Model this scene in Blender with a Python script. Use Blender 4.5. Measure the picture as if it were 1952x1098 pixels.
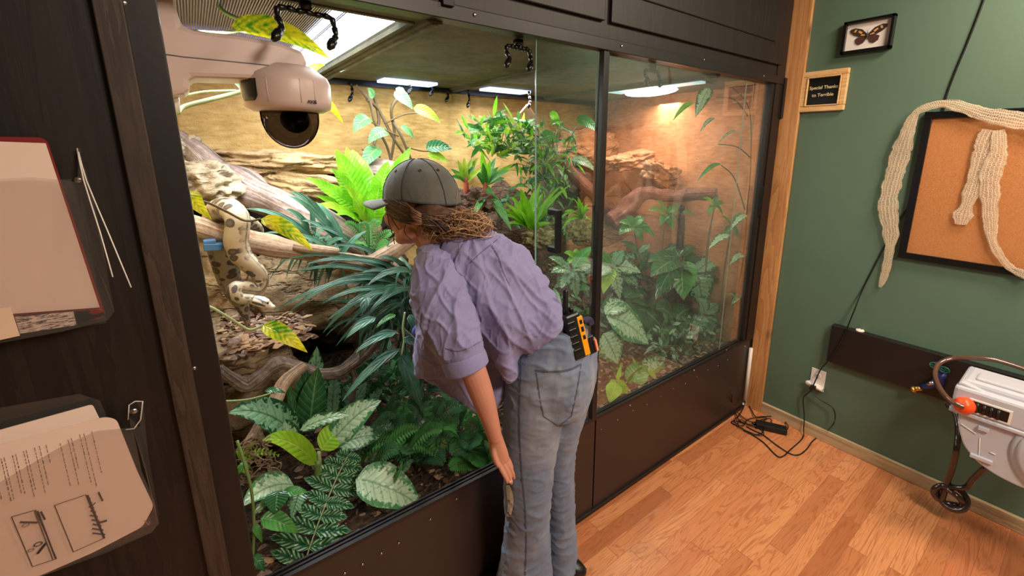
import bpy, math, random
from mathutils import Vector, Matrix, noise
for o in list(bpy.data.objects): bpy.data.objects.remove(o)
SC=bpy.context.scene; COL=SC.collection
random.seed(7)
V=Vector
# ---------------------------------------------------------------- camera
F_PX,YAW,PITCH,ROLL,CX,CY=832.292,-0.664253,0.223387,0.004414,1031.999,468.908
def _cam_matrix():
    ca,sa=math.cos(YAW),math.sin(YAW);cb,sb=math.cos(PITCH),math.sin(PITCH);cc,sc=math.cos(ROLL),math.sin(ROLL)
    Rz=Matrix(((ca,sa,0),(-sa,ca,0),(0,0,1)));M=Matrix(((1,0,0),(0,0,-1),(0,1,0)))
    Rx=Matrix(((1,0,0),(0,cb,-sb),(0,sb,cb)));Rr=Matrix(((cc,-sc,0),(sc,cc,0),(0,0,1)))
    return Rr@Rx@M@Rz
RM=_cam_matrix(); RT=RM.transposed()
CAM=V((0,-1.12,1.549))
cd=bpy.data.cameras.new('camera'); co=bpy.data.objects.new('camera',cd); COL.objects.link(co)
r,u,b=RT@V((1,0,0)),RT@V((0,-1,0)),RT@V((0,0,-1))
co.matrix_world=Matrix(((r.x,u.x,b.x,CAM.x),(r.y,u.y,b.y,CAM.y),(r.z,u.z,b.z,CAM.z),(0,0,0,1)))
cd.sensor_width=36; cd.sensor_fit='HORIZONTAL'; cd.lens=F_PX/1952*36
cd.shift_x=(976-CX)/1952; cd.shift_y=(CY-549)/1952; cd.clip_start=.02
SC.camera=co
# ---------------------------------------------------------------- world and lights
SC.view_settings.view_transform='Standard'; SC.view_settings.look='None'
SC.view_settings.exposure=0.0; SC.view_settings.gamma=1.0; SC.view_settings.use_curve_mapping=False
w=bpy.data.worlds.new('world'); SC.world=w; w.use_nodes=True
w.node_tree.nodes['Background'].inputs[0].default_value=(1,.86,.74,1)
w.node_tree.nodes['Background'].inputs[1].default_value=.4
def area(name,loc,aim,size,power,color,sy=None):
    l=bpy.data.lights.new(name,'AREA'); l.energy=power; l.color=color; l.size=size
    if sy: l.shape='RECTANGLE'; l.size_y=sy
    o=bpy.data.objects.new(name,l); COL.objects.link(o); o.location=loc
    o.rotation_euler=(V(aim)-V(loc)).to_track_quat('-Z','Y').to_euler(); return o
area('room_ceiling_light_near',(.9,-2.0,2.58),(1.2,-1.2,0),.5,95,(1,.82,.66),1.0)
area('room_ceiling_light_far',(2.0,-1.3,2.58),(2.1,-1.1,0),.4,34,(1,.83,.68),.4)
area('terrarium_light_front',(.36,.62,1.84),(.4,.66,.5),.22,19,(.93,.97,1),.9)
area('terrarium_light_back_left',(.98,1.05,1.84),(.95,.85,.5),.45,5,(.97,.98,1),.12)
area('terrarium_light_back_middle',(1.5,1.05,1.84),(1.45,.8,.5),.45,4.5,(1,.97,.92),.12)
area('terrarium_light_right',(2.2,.62,1.84),(2.05,.6,.5),.15,11,(1,.86,.74),.6)
# ---------------------------------------------------------------- pixel -> world helpers
def ray(px,py): return RT@V(((px-CX)/F_PX,(py-CY)/F_PX,1.0))
def P(px,py,y):  d=ray(px,py); return CAM+d*((y-CAM.y)/d.y)
def PX(px,py,x): d=ray(px,py); return CAM+d*((x-CAM.x)/d.x)
def PZ(px,py,z): d=ray(px,py); return CAM+d*((z-CAM.z)/d.z)
def D(px,py,d): return CAM+ray(px,py)*d
def PN(px,py,p0,n): d=ray(px,py); return CAM+d*((p0-CAM).dot(n)/d.dot(n))
def dep(p): return (RM@(p-CAM)).z
def pxm(p,wpx): return wpx*dep(p)/F_PX
W=2.497          # green wall plane
# ---------------------------------------------------------------- material DSL
class NT:
    def __init__(s,name):
        s.m=bpy.data.materials.new(name); s.m.use_nodes=True; s.t=s.m.node_tree; s.t.nodes.clear()
        s.out=s.t.nodes.new('ShaderNodeOutputMaterial')
    def n(s,kind,props=None,**ins):
        nd=s.t.nodes.new(kind)
        for k,v in (props or {}).items(): setattr(nd,k,v)
        for k,v in ins.items():
            key=int(k[1:]) if k[0]=='i' and k[1:].isdigit() else k.replace('_',' ')
            s.set(nd.inputs[key],v)
        return nd
    def set(s,inp,v):
        if isinstance(v,bpy.types.NodeSocket): s.t.links.new(v,inp)
        elif isinstance(v,bpy.types.Node): s.t.links.new(v.outputs[0],inp)
        else:
            if isinstance(v,tuple) and len(v)==3 and inp.type=='RGBA': v=(*v,1)
            inp.default_value=v
    def math(s,op,a,b=0.0,c=None):
        kw=dict(i0=a,i1=b)
        if c is not None: kw['i2']=c
        return s.n('ShaderNodeMath',{'operation':op},**kw).outputs[0]
    def mix(s,f,a,b,mode='MIX'):
        nd=s.t.nodes.new('ShaderNodeMix'); nd.data_type='RGBA'; nd.blend_type=mode
        s.set(nd.inputs[0],f); s.set(nd.inputs[6],a); s.set(nd.inputs[7],b); return nd.outputs[2]
    def ramp(s,f,pts,interp='LINEAR'):
        nd=s.t.nodes.new('ShaderNodeValToRGB'); s.set(nd.inputs[0],f); e=nd.color_ramp.elements; nd.color_ramp.interpolation=interp
        while len(e)<len(pts): e.new(.5)
        for el,(p,c) in zip(e,pts):
            el.position=p; el.color=(c,c,c,1) if not isinstance(c,tuple) else (*c,1)
        return nd.outputs[0]
    def coord(s,kind='Object',scale=(1,1,1),rot=(0,0,0)):
        t=s.n('ShaderNodeTexCoord').outputs[kind]
        if scale==(1,1,1) and rot==(0,0,0): return t
        return s.n('ShaderNodeMapping',None,Vector=t,Scale=scale,Rotation=rot).outputs[0]
    def noise(s,vec,scale=5,detail=4,rough=.55,dist=0): return s.n('ShaderNodeTexNoise',None,Vector=vec,Scale=scale,Detail=detail,Roughness=rough,Distortion=dist).outputs[0]
    def vor(s,vec,scale=5,feature='F1',out=0,rand=1.0):
        return s.n('ShaderNodeTexVoronoi',{'feature':feature},Vector=vec,Scale=scale,Randomness=rand).outputs[out]
    def bump(s,h,strength=.4,dist=.01): return s.n('ShaderNodeBump',None,Height=h,Strength=strength,Distance=dist).outputs[0]
    def bsdf(s,**kw): 
        b=s.n('ShaderNodeBsdfPrincipled')
        for k,v in kw.items(): s.set(b.inputs[k.replace('_',' ')],v)
        return b
    def done(s,sh): s.t.links.new(sh.outputs[0] if isinstance(sh,bpy.types.Node) else sh,s.out.inputs[0]); return s.m
def S(c):      # sRGB 0-255 -> linear
    return tuple(((x/255)/12.92 if x/255<=.04045 else ((x/255+.055)/1.055)**2.4) for x in c)
def simple(name,c,rough=.5,metal=0.0,var=.12,nscale=30,bump=.0,coat=0.0,emit=None):
    t=NT(name); co_=t.coord(); nz=t.noise(co_,nscale,3)
    c=S(c); dark=tuple(x*(1-var) for x in c); lite=tuple(min(1,x*(1+var)) for x in c)
    col=t.mix(nz,dark,lite); kw=dict(Base_Color=col,Roughness=rough,Metallic=metal,Coat_Weight=coat)
    if bump: kw['Normal']=t.bump(nz,bump,.003)
    if emit: kw['Emission_Color']=tuple(emit[0]); kw['Emission_Strength']=emit[1]
    return t.done(t.bsdf(**kw))
def wood(name,c1,c2,c3,axis='Z',scale=1.0,rough=.5,knots=False):
    t=NT(name); sc={'Z':(14,14,1),'X':(1,14,14),'Y':(14,1,14)}[axis]; sc=tuple(x*scale for x in sc)
    v=t.coord('Object',sc); n1=t.noise(v,1.2,5,.6,.6); n2=t.noise(v,6,4,.7)
    rings=t.math('FRACT',t.math('MULTIPLY',n1,7.0)); 
    g=t.math('ADD',t.math('MULTIPLY',rings,.35),t.math('MULTIPLY',n2,.65))
    col=t.ramp(g,[(.2,S(c1)),(.5,S(c2)),(.8,S(c3))])
    if knots:
        v2=t.coord('Object',{'Z':(7,7,2.4),'Y':(7,2.2,7),'X':(2.4,7,7)}[axis]); k=t.vor(v2,1.0)
        col=t.mix(t.ramp(k,[(.05,1.0),(.13,0.0)]),col,S(tuple(x*.45 for x in c1)))
    return t.done(t.bsdf(Base_Color=col,Roughness=rough,Normal=t.bump(g,.15,.002)))
def leafmat(name,kind,a,b,c=None,rough=.32,trans=.25,nv=9,amt=.6):
    """UV.x runs base to tip, UV.y across; kinds: plain, silver, yellowing, vein, croc"""
    t=NT(name); uv=t.n('ShaderNodeUVMap').outputs[0]; sp=t.n('ShaderNodeSeparateXYZ',None,Vector=uv)
    U,Vv=sp.outputs[0],sp.outputs[1]; s=t.math('ABSOLUTE',t.math('MULTIPLY',t.math('SUBTRACT',Vv,.5),2.0))
    oc=t.coord(); nz=t.noise(oc,22,3); nf=t.noise(oc,90,3)
    ph=t.math('ADD',t.math('SUBTRACT',t.math('MULTIPLY',U,float(nv)),t.math('MULTIPLY',s,1.6)),t.math('MULTIPLY',nz,.5))
    vein=t.math('ABSOLUTE',t.math('SUBTRACT',t.math('FRACT',ph),.5))     # 0 at vein
    mid=t.ramp(s,[(.0,1.0),(.10,0.0)])
    A,B=S(a),S(b); Cc=S(c) if c else B
    if kind=='silver':
        e=t.math('ADD',s,t.math('ADD',t.math('MULTIPLY',vein,.45),t.math('MULTIPLY',t.math('SUBTRACT',nf,.5),1.5)))
        e=t.math('ADD',e,t.math('MULTIPLY',t.math('SUBTRACT',nz,.5),.8))
        f=t.ramp(e,[(.74,0.0),(.92,1.0)]); col=t.mix(f,B,A)
        col=t.mix(t.math('MULTIPLY',t.ramp(s,[(.0,1.0),(.10,0.0)]),.7),col,A)
        col=t.mix(t.math('MULTIPLY',t.ramp(vein,[(.0,1.0),(.16,0.0)]),.45),col,A)
        col=t.mix(t.math('MULTIPLY',t.ramp(nf,[(.56,0.0),(.66,1.0)]),.5),col,A)
    elif kind=='yellowing':
        e=t.math('ADD',t.math('MULTIPLY',vein,.7),t.math('MULTIPLY',t.math('SUBTRACT',t.math('ADD',t.math('MULTIPLY',nz,.6),t.math('MULTIPLY',nf,.4)),.40),3.0))
        f=t.ramp(e,[(.0,0.0),(.62,1.0)]); col=t.mix(f,A,B)
        col=t.mix(t.ramp(t.noise(oc,16,2),[(.66,0.0),(.72,1.0)]),col,Cc)
    elif kind=='croc':
        bq=t.math('MULTIPLY',t.ramp(vein,[(.22,0.0),(.42,1.0)]),t.ramp(s,[(.15,0.0),(.5,1.0)])); col=t.mix(bq,A,B)
    else:
        f=t.ramp(nz,[(.3,0.0),(.7,1.0)]); col=t.mix(f,A,B)
        col=t.mix(t.math('MULTIPLY',t.ramp(vein,[(.0,1.0),(.10,0.0)]),.35),col,Cc)
        col=t.mix(t.math('MULTIPLY',mid,amt),col,Cc)
    h=t.math('ADD',vein,t.math('MULTIPLY',mid,-.6))
    nb=t.bump(h,.55,.004)
    b1=t.bsdf(Base_Color=col,Roughness=rough,Normal=nb,Specular_IOR_Level=.45)
    tr=t.n('ShaderNodeBsdfTranslucent',None,Color=col)
    ms=t.n('ShaderNodeMixShader',None,i0=trans,i1=b1.outputs[0],i2=tr.outputs[0])
    return t.done(ms)
def rockmat(name,a,b,c,scale=1.0,crack=True):
    t=NT(name); v=t.coord('Object',(1,1,2.6)); n1=t.noise(v,6*scale,7,.65,.4); n2=t.noise(t.coord(),38*scale,5,.7)
    cr=t.vor(t.n('ShaderNodeVectorMath',{'operation':'ADD'},i0=v,i1=t.n('ShaderNodeVectorMath',{'operation':'SCALE'},i0=t.n('ShaderNodeTexNoise',None,Vector=v,Scale=4.0,Detail=5.0).outputs[1],Scale=.5).outputs[0]).outputs[0],3.2*scale,'DISTANCE_TO_EDGE')
    col=t.ramp(t.math('ADD',t.math('MULTIPLY',n1,.6),t.math('MULTIPLY',n2,.4)),[(.32,S(a)),(.5,S(b)),(.68,S(c))])
    h=t.math('ADD',n1,t.math('MULTIPLY',n2,.5))
    if crack:
        col=t.mix(t.ramp(cr,[(.0,.4),(.02,0.0)]),col,S(tuple(x*.4 for x in a)))
        h=t.math('ADD',h,t.ramp(cr,[(0.0,0.0),(.06,.5)]))
    return t.done(t.bsdf(Base_Color=col,Roughness=.85,Normal=t.bump(h,.9,.02)))
def barkmat(name,a,b,c):
    """UV.x along the branch, UV.y around"""
    t=NT(name); uv=t.n('ShaderNodeMapping',None,Vector=t.n('ShaderNodeUVMap').outputs[0],Scale=(1.0,9,1)).outputs[0]
    n1=t.noise(uv,3.2,7,.7,1.2); n2=t.noise(t.coord(),60,4,.6); n3=t.noise(t.coord(),7,3)
    g=t.math('ADD',t.math('MULTIPLY',n1,.75),t.math('MULTIPLY',n2,.25))
    col=t.ramp(g,[(.33,S(a)),(.47,S(b)),(.62,S(c))])
    col=t.mix(t.ramp(n3,[(.5,0.0),(.7,.6)]),col,S(a))
    return t.done(t.bsdf(Base_Color=col,Roughness=.8,Normal=t.bump(g,1.0,.02)))
M={}
M['black_metal']=simple('black_metal',(24,20,19),.45,var=.15,nscale=60,bump=.05)
M['brown_panel']=simple('brown_panel',(48,37,33),.42,var=.1,nscale=90,bump=.06)
M['black_rubber']=simple('black_rubber',(20,20,21),.4)
M['steel']=simple('steel',(190,186,180),.3,1.0)
M['dark_wood']=wood('dark_wood',(16,12,11),(26,20,17),(37,28,23),'Z',.8,.5)
M['dark_batten']=wood('dark_batten',(36,27,22),(58,45,37),(76,60,50),'Z',1.4,.55)
M['pine']=wood('pine',(168,112,66),(196,142,88),(214,164,110),'Z',.7,.45,True)
M['pine_base']=wood('pine_base',(150,128,98),(184,160,122),(206,184,148),'Y',.7,.5,True)
M['frame_wood']=wood('frame_wood',(196,150,92),(222,180,124),(236,200,146),'Y',2,.4)
M['white_plastic']=simple('white_plastic',(232,226,218),.35,var=.03)
M['grey_plastic']=simple('grey_plastic',(192,194,202),.38,var=.04)
M['grey_plastic_dark']=simple('grey_plastic_dark',(120,122,128),.4,var=.05)
M['cam_plastic']=simple('cam_plastic',(205,184,176),.38,var=.03)
M['orange_plastic']=simple('orange_plastic',(238,84,30),.35,var=.05)
M['yellow_plastic']=simple('yellow_plastic',(240,160,20),.35,var=.05)
M['brass']=simple('brass',(205,160,80),.3,.9)
M['blue_plastic']=simple('blue_plastic',(70,120,170),.4)
M['blue_paint']=simple('blue_paint',(36,48,110),.4)
M['green_paint']=simple('green_paint',(16,92,74),.4)
M['paper']=simple('paper',(232,205,190),.8,var=.03,nscale=12)
M['paper_white']=simple('paper_white',(238,214,200),.8,var=.02,nscale=12)
M['ink']=simple('ink',(70,52,48),.8)
M['ink_light']=simple('ink_light',(150,122,112),.8)
M['red_plastic']=simple('red_plastic',(128,34,30),.4)
M['card_cream']=simple('card_cream',(226,196,168),.8,var=.03)
M['sign_black']=simple('sign_black',(16,15,16),.3)
M['sign_gold']=simple('sign_gold',(226,206,160),.5,var=.05)
M['hook_black']=simple('hook_black',(16,16,17),.3)
M['skin']=None
def t_wallgreen():
    t=NT('green_wall'); v=t.coord(); n=t.noise(v,3,3); n2=t.noise(v,260,2)
    col=t.mix(n,S((82,107,88)),S((90,115,97))); return t.done(t.bsdf(Base_Color=col,Roughness=.62,Normal=t.bump(n2,.12,.002)))
M['green_wall']=t_wallgreen()
def t_floor():
    t=NT('laminate_floor'); sp=t.n('ShaderNodeSeparateXYZ',None,Vector=t.coord()); X,Y=sp.outputs[0],sp.outputs[1]
    ry=t.math('ADD',t.math('DIVIDE',Y,.0655),.38); row=t.math('FLOOR',ry); fy=t.math('FRACT',ry)
    wn=t.n('ShaderNodeTexWhiteNoise',{'noise_dimensions':'1D'},W=row).outputs[0]
    rx=t.math('ADD',t.math('DIVIDE',X,.62),t.math('MULTIPLY',wn,7.3)); colx=t.math('FLOOR',rx); fx=t.math('FRACT',rx)
    cv=t.n('ShaderNodeCombineXYZ',None,X=row,Y=colx); rnd=t.n('ShaderNodeTexWhiteNoise',{'noise_dimensions':'2D'},Vector=cv.outputs[0])
    off=t.math('MULTIPLY',rnd.outputs[0],40.0)
    gv=t.n('ShaderNodeCombineXYZ',None,X=t.math('ADD',t.math('MULTIPLY',X,1.7),off),Y=t.math('ADD',t.math('MULTIPLY',Y,17.0),off),Z=off).outputs[0]
    n1=t.noise(gv,1.0,3,.5,.9); rings=t.math('ABSOLUTE',t.math('SUBTRACT',t.math('FRACT',t.math('MULTIPLY',n1,11.0)),.5))
    gv2=t.n('ShaderNodeCombineXYZ',None,X=t.math('MULTIPLY',X,14.0),Y=t.math('MULTIPLY',Y,260.0)).outputs[0]
    fine=t.noise(gv2,1.0,3,.6)
    base=t.ramp(rnd.outputs[0],[(0.0,S((176,108,66))),(.3,S((206,136,88))),(.65,S((216,148,98))),(1.0,S((196,120,78)))])
    col=t.mix(t.ramp(rings,[(.0,.55),(.22,0.0)]),base,S((150,84,46)))
    col=t.mix(t.math('MULTIPLY',t.ramp(fine,[(.45,0.0),(.7,1.0)]),.35),col,S((160,96,56)))
    gapy=t.ramp(t.math('ABSOLUTE',t.math('SUBTRACT',fy,.5)),[(.485,0.0),(.495,1.0)]); gapx=t.ramp(t.math('ABSOLUTE',t.math('SUBTRACT',fx,.5)),[(.4975,0.0),(.499,1.0)])
    gap=t.math('MAXIMUM',gapy,gapx); col=t.mix(t.math('MULTIPLY',gap,.55),col,S((110,62,36)))
    dirt=t.noise(t.coord(),2.3,5,.65); col=t.mix(t.ramp(dirt,[(.58,0.0),(.75,.35)]),col,S((130,104,84)))
    return t.done(t.bsdf(Base_Color=col,Roughness=t.ramp(dirt,[(.3,.28),(.7,.45)]),Normal=t.bump(fine,.08,.002)))
M['floor']=t_floor()
def t_back(name,a,b,c,sc=1.0):
    t=NT(name); v=t.coord('Object',(1,1,1)); n1=t.noise(v,3.5*sc,6,.6,.3); n2=t.noise(v,70,4,.65); n3=t.noise(t.coord('Object',(2,2,9)),9,4,.6)
    col=t.ramp(t.math('ADD',t.math('MULTIPLY',n1,.55),t.math('MULTIPLY',n3,.45)),[(.35,S(a)),(.5,S(b)),(.66,S(c))])
    return t.done(t.bsdf(Base_Color=col,Roughness=.85,Normal=t.bump(t.math('ADD',n2,t.math('MULTIPLY',n1,2.0)),.5,.008)))
M['back_tan']=t_back('back_tan',(150,118,62),(186,152,92),(206,176,118))
M['back_orange']=t_back('back_orange',(156,94,56),(196,126,82),(214,152,106))
M['ceil_inner']=t_back('ceil_inner',(74,76,62),(98,98,80),(120,116,96))
def t_soil():
    t=NT('soil'); v=t.coord(); n=t.noise(v,26,8,.7); m=t.vor(t.coord('Object',(1,1.6,1)),55)
    col=t.ramp(t.math('ADD',t.math('MULTIPLY',n,.7),t.math('MULTIPLY',m,.4)),[(.3,S((26,17,12))),(.5,S((58,40,28))),(.75,S((104,76,54)))])
    return t.done(t.bsdf(Base_Color=col,Roughness=.9,Normal=t.bump(t.math('ADD',n,m),1.0,.02)))
M['soil']=t_soil()
M['litter']=simple('litter',(104,72,50),.85,var=.5,nscale=20)
M['litter_pale']=simple('litter_pale',(168,138,104),.85,var=.4,nscale=20)
M['rock_tan']=rockmat('rock_tan',(120,94,62),(172,142,98),(214,186,140))
M['rock_grey']=rockmat('rock_grey',(112,98,78),(168,152,124),(212,196,166))
M['rock_shade']=rockmat('rock_shade',(98,80,58),(140,118,88),(176,152,116),1.2)
M['rock_orange']=rockmat('rock_orange',(140,90,58),(186,128,88),(214,160,118))
M['cork_bark']=rockmat('cork_bark',(44,32,24),(84,62,46),(122,94,72),1.6)
M['bark_grey']=barkmat('bark_grey',(104,82,74),(172,148,136),(216,200,186))
M['bark_tan']=barkmat('bark_tan',(128,84,56),(204,166,130),(250,234,208))
M['bark_dark']=barkmat('bark_dark',(58,42,34),(132,110,96),(216,202,186))
M['bark_red']=barkmat('bark_red',(96,48,38),(150,88,70),(190,134,110))
M['stem_green']=simple('stem_green',(98,124,66),.5,var=.2)
M['stem_pale']=simple('stem_pale',(140,156,104),.5,var=.2)
M['stem_brown']=simple('stem_brown',(98,82,54),.6,var=.25)
M['l_silver']=leafmat('l_silver','silver',(34,84,48),(168,200,160))
M['l_silver_pale']=leafmat('l_silver_pale','silver',(70,130,80),(186,214,178))
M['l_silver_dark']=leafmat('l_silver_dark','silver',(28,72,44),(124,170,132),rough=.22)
M['l_lime']=leafmat('l_lime','vein',(130,190,30),(172,214,60),(206,232,120),trans=.45)
M['l_fern']=leafmat('l_fern','vein',(92,170,26),(136,206,44),(176,226,90),nv=16,trans=.4)
M['l_green']=leafmat('l_green','vein',(50,118,50),(78,150,68),(140,192,110))
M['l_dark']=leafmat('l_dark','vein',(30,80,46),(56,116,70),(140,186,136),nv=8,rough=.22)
M['l_teal']=leafmat('l_teal','vein',(50,102,78),(92,148,122),(150,190,166),nv=3,rough=.4)
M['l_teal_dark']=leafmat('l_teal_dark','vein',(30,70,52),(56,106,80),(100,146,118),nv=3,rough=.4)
M['l_yellow']=leafmat('l_yellow','yellowing',(60,150,26),(226,218,40),(150,90,40),nv=8,trans=.4)
M['l_croc']=leafmat('l_croc','croc',(34,88,50),(150,196,150),nv=7,rough=.28)
M['l_red']=leafmat('l_red','vein',(150,60,60),(176,96,70),(200,130,90))
M['l_brom']=leafmat('l_brom','vein',(96,160,40),(168,190,60),(200,150,60))
M['l_pothos']=leafmat('l_pothos','vein',(60,130,78),(96,166,98),(200,220,120))
M['l_dry']=leafmat('l_dry','vein',(120,70,44),(150,96,60),(180,130,90),rough=.7)
def t_led(name,c,s): 
    t=NT(name); e=t.n('ShaderNodeEmission',None,Color=c,Strength=s); return t.done(e)
M['led_white']=t_led('led_white',(.90,.96,1.0,1),6.0)
M['led_violet']=t_led('led_violet',(.62,.58,1.0,1),2.6)
M['led_blue']=t_led('led_blue',(.45,.6,1.0,1),3.0)
M['heat_lamp']=t_led('heat_lamp',(1.0,.86,.80,1),26.0)
M['lamp_glass_teal']=simple('lamp_glass_teal',(150,200,205),.2,emit=((.5,.8,.85,1),1.0))
M['mesh_metal']=simple('mesh_metal',(150,148,156),.35,.8)
def t_glass(name,tint=(.93,.97,.95),haze=0.0,fog=False,ior=1.45,boost=1.0):
    t=NT(name); tr=t.n('ShaderNodeBsdfTransparent',None,Color=tint); gl=t.n('ShaderNodeBsdfGlossy',None,Color=(1,1,1),Roughness=.02)
    fr=t.n('ShaderNodeFresnel',None,IOR=ior).outputs[0]; f=t.math('MULTIPLY',t.math('MULTIPLY',fr,boost*1.7),t.math('SUBTRACT',1.0,t.n('ShaderNodeNewGeometry').outputs['Backfacing']))
    m=t.n('ShaderNodeMixShader',None,i0=f,i1=tr.outputs[0],i2=gl.outputs[0]).outputs[0]
    if haze:
        h=haze
        if fog:
            n=t.noise(t.coord(),3.0,4,.6); sp=t.n('ShaderNodeTexWhiteNoise'); n2=t.noise(t.coord('Object',(1,1,.4)),26,3)
            h=t.math('MULTIPLY',t.ramp(t.math('ADD',t.math('MULTIPLY',n,.7),t.math('MULTIPLY',n2,.3)),[(.35,.25),(.65,1.0)]),haze)
        di=t.n('ShaderNodeBsdfDiffuse',None,Color=(.82,.80,.76)); tl=t.n('ShaderNodeBsdfTranslucent',None,Color=(.9,.86,.8))
        mm=t.n('ShaderNodeMixShader',None,i0=.6,i1=di.outputs[0],i2=tl.outputs[0]).outputs[0]
        m=t.n('ShaderNodeMixShader',None,i0=h,i1=m,i2=mm).outputs[0]
    return t.done(m)
M['glass']=t_glass('glass',(.90,.95,.92),.010,True,1.45,1.5)
M['glass_foggy']=t_glass('glass_foggy',(.90,.94,.92),.05,True,1.45,1.7)
M['glass_edge']=simple('glass_edge',(120,150,140),.2,var=.1)
M['acrylic']=t_glass('acrylic',(.95,.93,.92),.05,False,1.5,1.0)
M['dome']=t_glass('dome',(.24,.21,.20),0,False,1.7,2.2)
# ---------------------------------------------------------------- mesh builder
class MB:
    def __init__(s): s.v=[];s.f=[];s.uv=[];s.mi=[];s.cur=0
    def vert(s,p,uv=(0,0)): s.v.append(V(p));s.uv.append(uv);return len(s.v)-1
    def face(s,*ids): s.f.append(ids);s.mi.append(s.cur)
    def box(s,c,size,rot=None):
        c=V(c);h=V(size)/2;b=len(s.v)
        for dz in(-1,1):
            for dy in(-1,1):
                for dx in(-1,1):
                    p=V((dx*h.x,dy*h.y,dz*h.z)); 
                    if rot: p=rot@p
                    s.vert(c+p,((dx+1)/2,(dz+1)/2))
        for q in((0,2,3,1),(4,5,7,6),(0,1,5,4),(2,6,7,3),(0,4,6,2),(1,3,7,5)): s.face(*[b+i for i in q])
    def box2(s,a,b): 
        a=V(a);b=V(b); s.box((a+b)/2,[abs(x) for x in (b-a)])
    def hexa(s,pts):        # 8 points: 4 of the front loop, 4 of the back loop
        b=len(s.v)
        for i,p in enumerate(pts): s.vert(p,((i%4 in(1,2))*1.0,(i%4>1)*1.0))
        for q in((0,1,2,3),(7,6,5,4),(0,4,5,1),(1,5,6,2),(2,6,7,3),(3,7,4,0)): s.face(*[b+i for i in q])
    def prism(s,poly,off):
        b=len(s.v);n=len(poly)
        for p in poly: s.vert(p)
        for p in poly: s.vert(V(p)+V(off))
        s.face(*range(b,b+n)); s.face(*reversed(range(b+n,b+2*n)))
        for i in range(n): j=(i+1)%n; s.face(b+i,b+n+i,b+n+j,b+j)
    def grid(s,nu,nv,fn,closev=False):
        b=len(s.v)
        for i in range(nu):
            for j in range(nv):
                p,uv=fn(i/(nu-1),j/(nv-1) if not closev else j/nv); s.vert(p,uv)
        for i in range(nu-1):
            for j in range(nv-(0 if closev else 1)):
                k=(j+1)%nv; s.face(b+i*nv+j,b+i*nv+k,b+(i+1)*nv+k,b+(i+1)*nv+j)
        return b
    def tube(s,pts,rad,seg=8,caps=True,up=None,flat=None,uvl=1.0,rough=0.0,rs=8.0):
        pts=[V(p) for p in pts];n=len(pts)
        if not hasattr(rad,'__len__'): rad=[rad]*n
        nrm=None;L=0;b=len(s.v)
        for i,p in enumerate(pts):
            t=(pts[min(i+1,n-1)]-pts[max(i-1,0)]); t=t.normalized() if t.length>1e-9 else V((0,0,1))
            if nrm is None:
                ref=V(up) if up is not None else (V((0,0,1)) if abs(t.z)<.9 else V((1,0,0)))
                nrm=(ref-t*ref.dot(t)).normalized()
            else: nrm=(nrm-t*nrm.dot(t)).normalized()
            bi=t.cross(nrm); 
            if i: L+=(pts[i]-pts[i-1]).length
            fl=1.0 if flat is None else (flat[i] if hasattr(flat,'__len__') else flat)
            for j in range(seg):
                a=2*math.pi*j/seg; rr=rad[i]
                q=nrm*math.cos(a)*rr*fl+bi*math.sin(a)*rr
                if rough: q*=1+rough*noise.noise((p+q)*rs)
                s.vert(p+q,(L*uvl,j/seg))
        for i in range(n-1):
            for j in range(seg): k=(j+1)%seg; s.face(b+i*seg+j,b+i*seg+k,b+(i+1)*seg+k,b+(i+1)*seg+j)
        if caps: s.face(*reversed(range(b,b+seg))); s.face(*range(b+(n-1)*seg,b+n*seg))
    def lathe(s,c,prof,seg=32,axis=(0,0,1)):
        q=V((0,0,1)).rotation_difference(V(axis).normalized()); c=V(c);b=len(s.v);n=len(prof)
        for r_,z in prof:
            for j in range(seg):
                a=2*math.pi*j/seg; s.vert(c+q@V((r_*math.cos(a),r_*math.sin(a),z)),(j/seg,z))
        for i in range(n-1):
            for j in range(seg): k=(j+1)%seg; s.face(b+i*seg+j,b+i*seg+k,b+(i+1)*seg+k,b+(i+1)*seg+j)
        s.face(*reversed(range(b,b+seg))); s.face(*range(b+(n-1)*seg,b+n*seg))
    def ball(s,c,r_,seg=16,rings=10,rot=None):
        c=V(c); r_=V(r_) if hasattr(r_,'__len__') else V((r_,)*3)
        b=len(s.v)
        for i in range(rings+1):
            th=math.pi*i/rings
            for j in range(seg):
                a=2*math.pi*j/seg; p=V((math.sin(th)*math.cos(a)*r_.x,math.sin(th)*math.sin(a)*r_.y,math.cos(th)*r_.z))
                if rot: p=rot@p
                s.vert(c+p,(j/seg,i/rings))
        for i in range(rings):
            for j in range(seg): k=(j+1)%seg; s.face(b+i*seg+j,b+(i+1)*seg+j,b+(i+1)*seg+k,b+i*seg+k)
    def curvepts(s): pass
    def build(s,name,mats,parent=None,smooth=True,bevel=0,solid=0,sub=0,merge=False):
        me=bpy.data.meshes.new(name)
        me.from_pydata([tuple(p) for p in s.v],[],s.f)
        if not isinstance(mats,(list,tuple)): mats=[mats]
        for m_ in mats: me.materials.append(M[m_] if isinstance(m_,str) else m_)
        uvl=me.uv_layers.new(name='UVMap'); 
        vi=[0]*len(me.loops); me.loops.foreach_get('vertex_index',vi)
        flat=[]; 
        for i in vi: flat.extend(s.uv[i])
        uvl.data.foreach_set('uv',flat)
        me.polygons.foreach_set('material_index',s.mi); me.polygons.foreach_set('use_smooth',[smooth]*len(s.f)); me.update()
        o=bpy.data.objects.new(name,me); COL.objects.link(o)
        if bevel:
            md=o.modifiers.new('bevel','BEVEL'); md.width=bevel; md.segments=2; md.limit_method='ANGLE'; md.angle_limit=.7; md.harden_normals=False
            if not smooth: me.polygons.foreach_set('use_smooth',[False]*len(s.f))
        if solid: md=o.modifiers.new('solid','SOLIDIFY'); md.thickness=solid; md.offset=0
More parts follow.
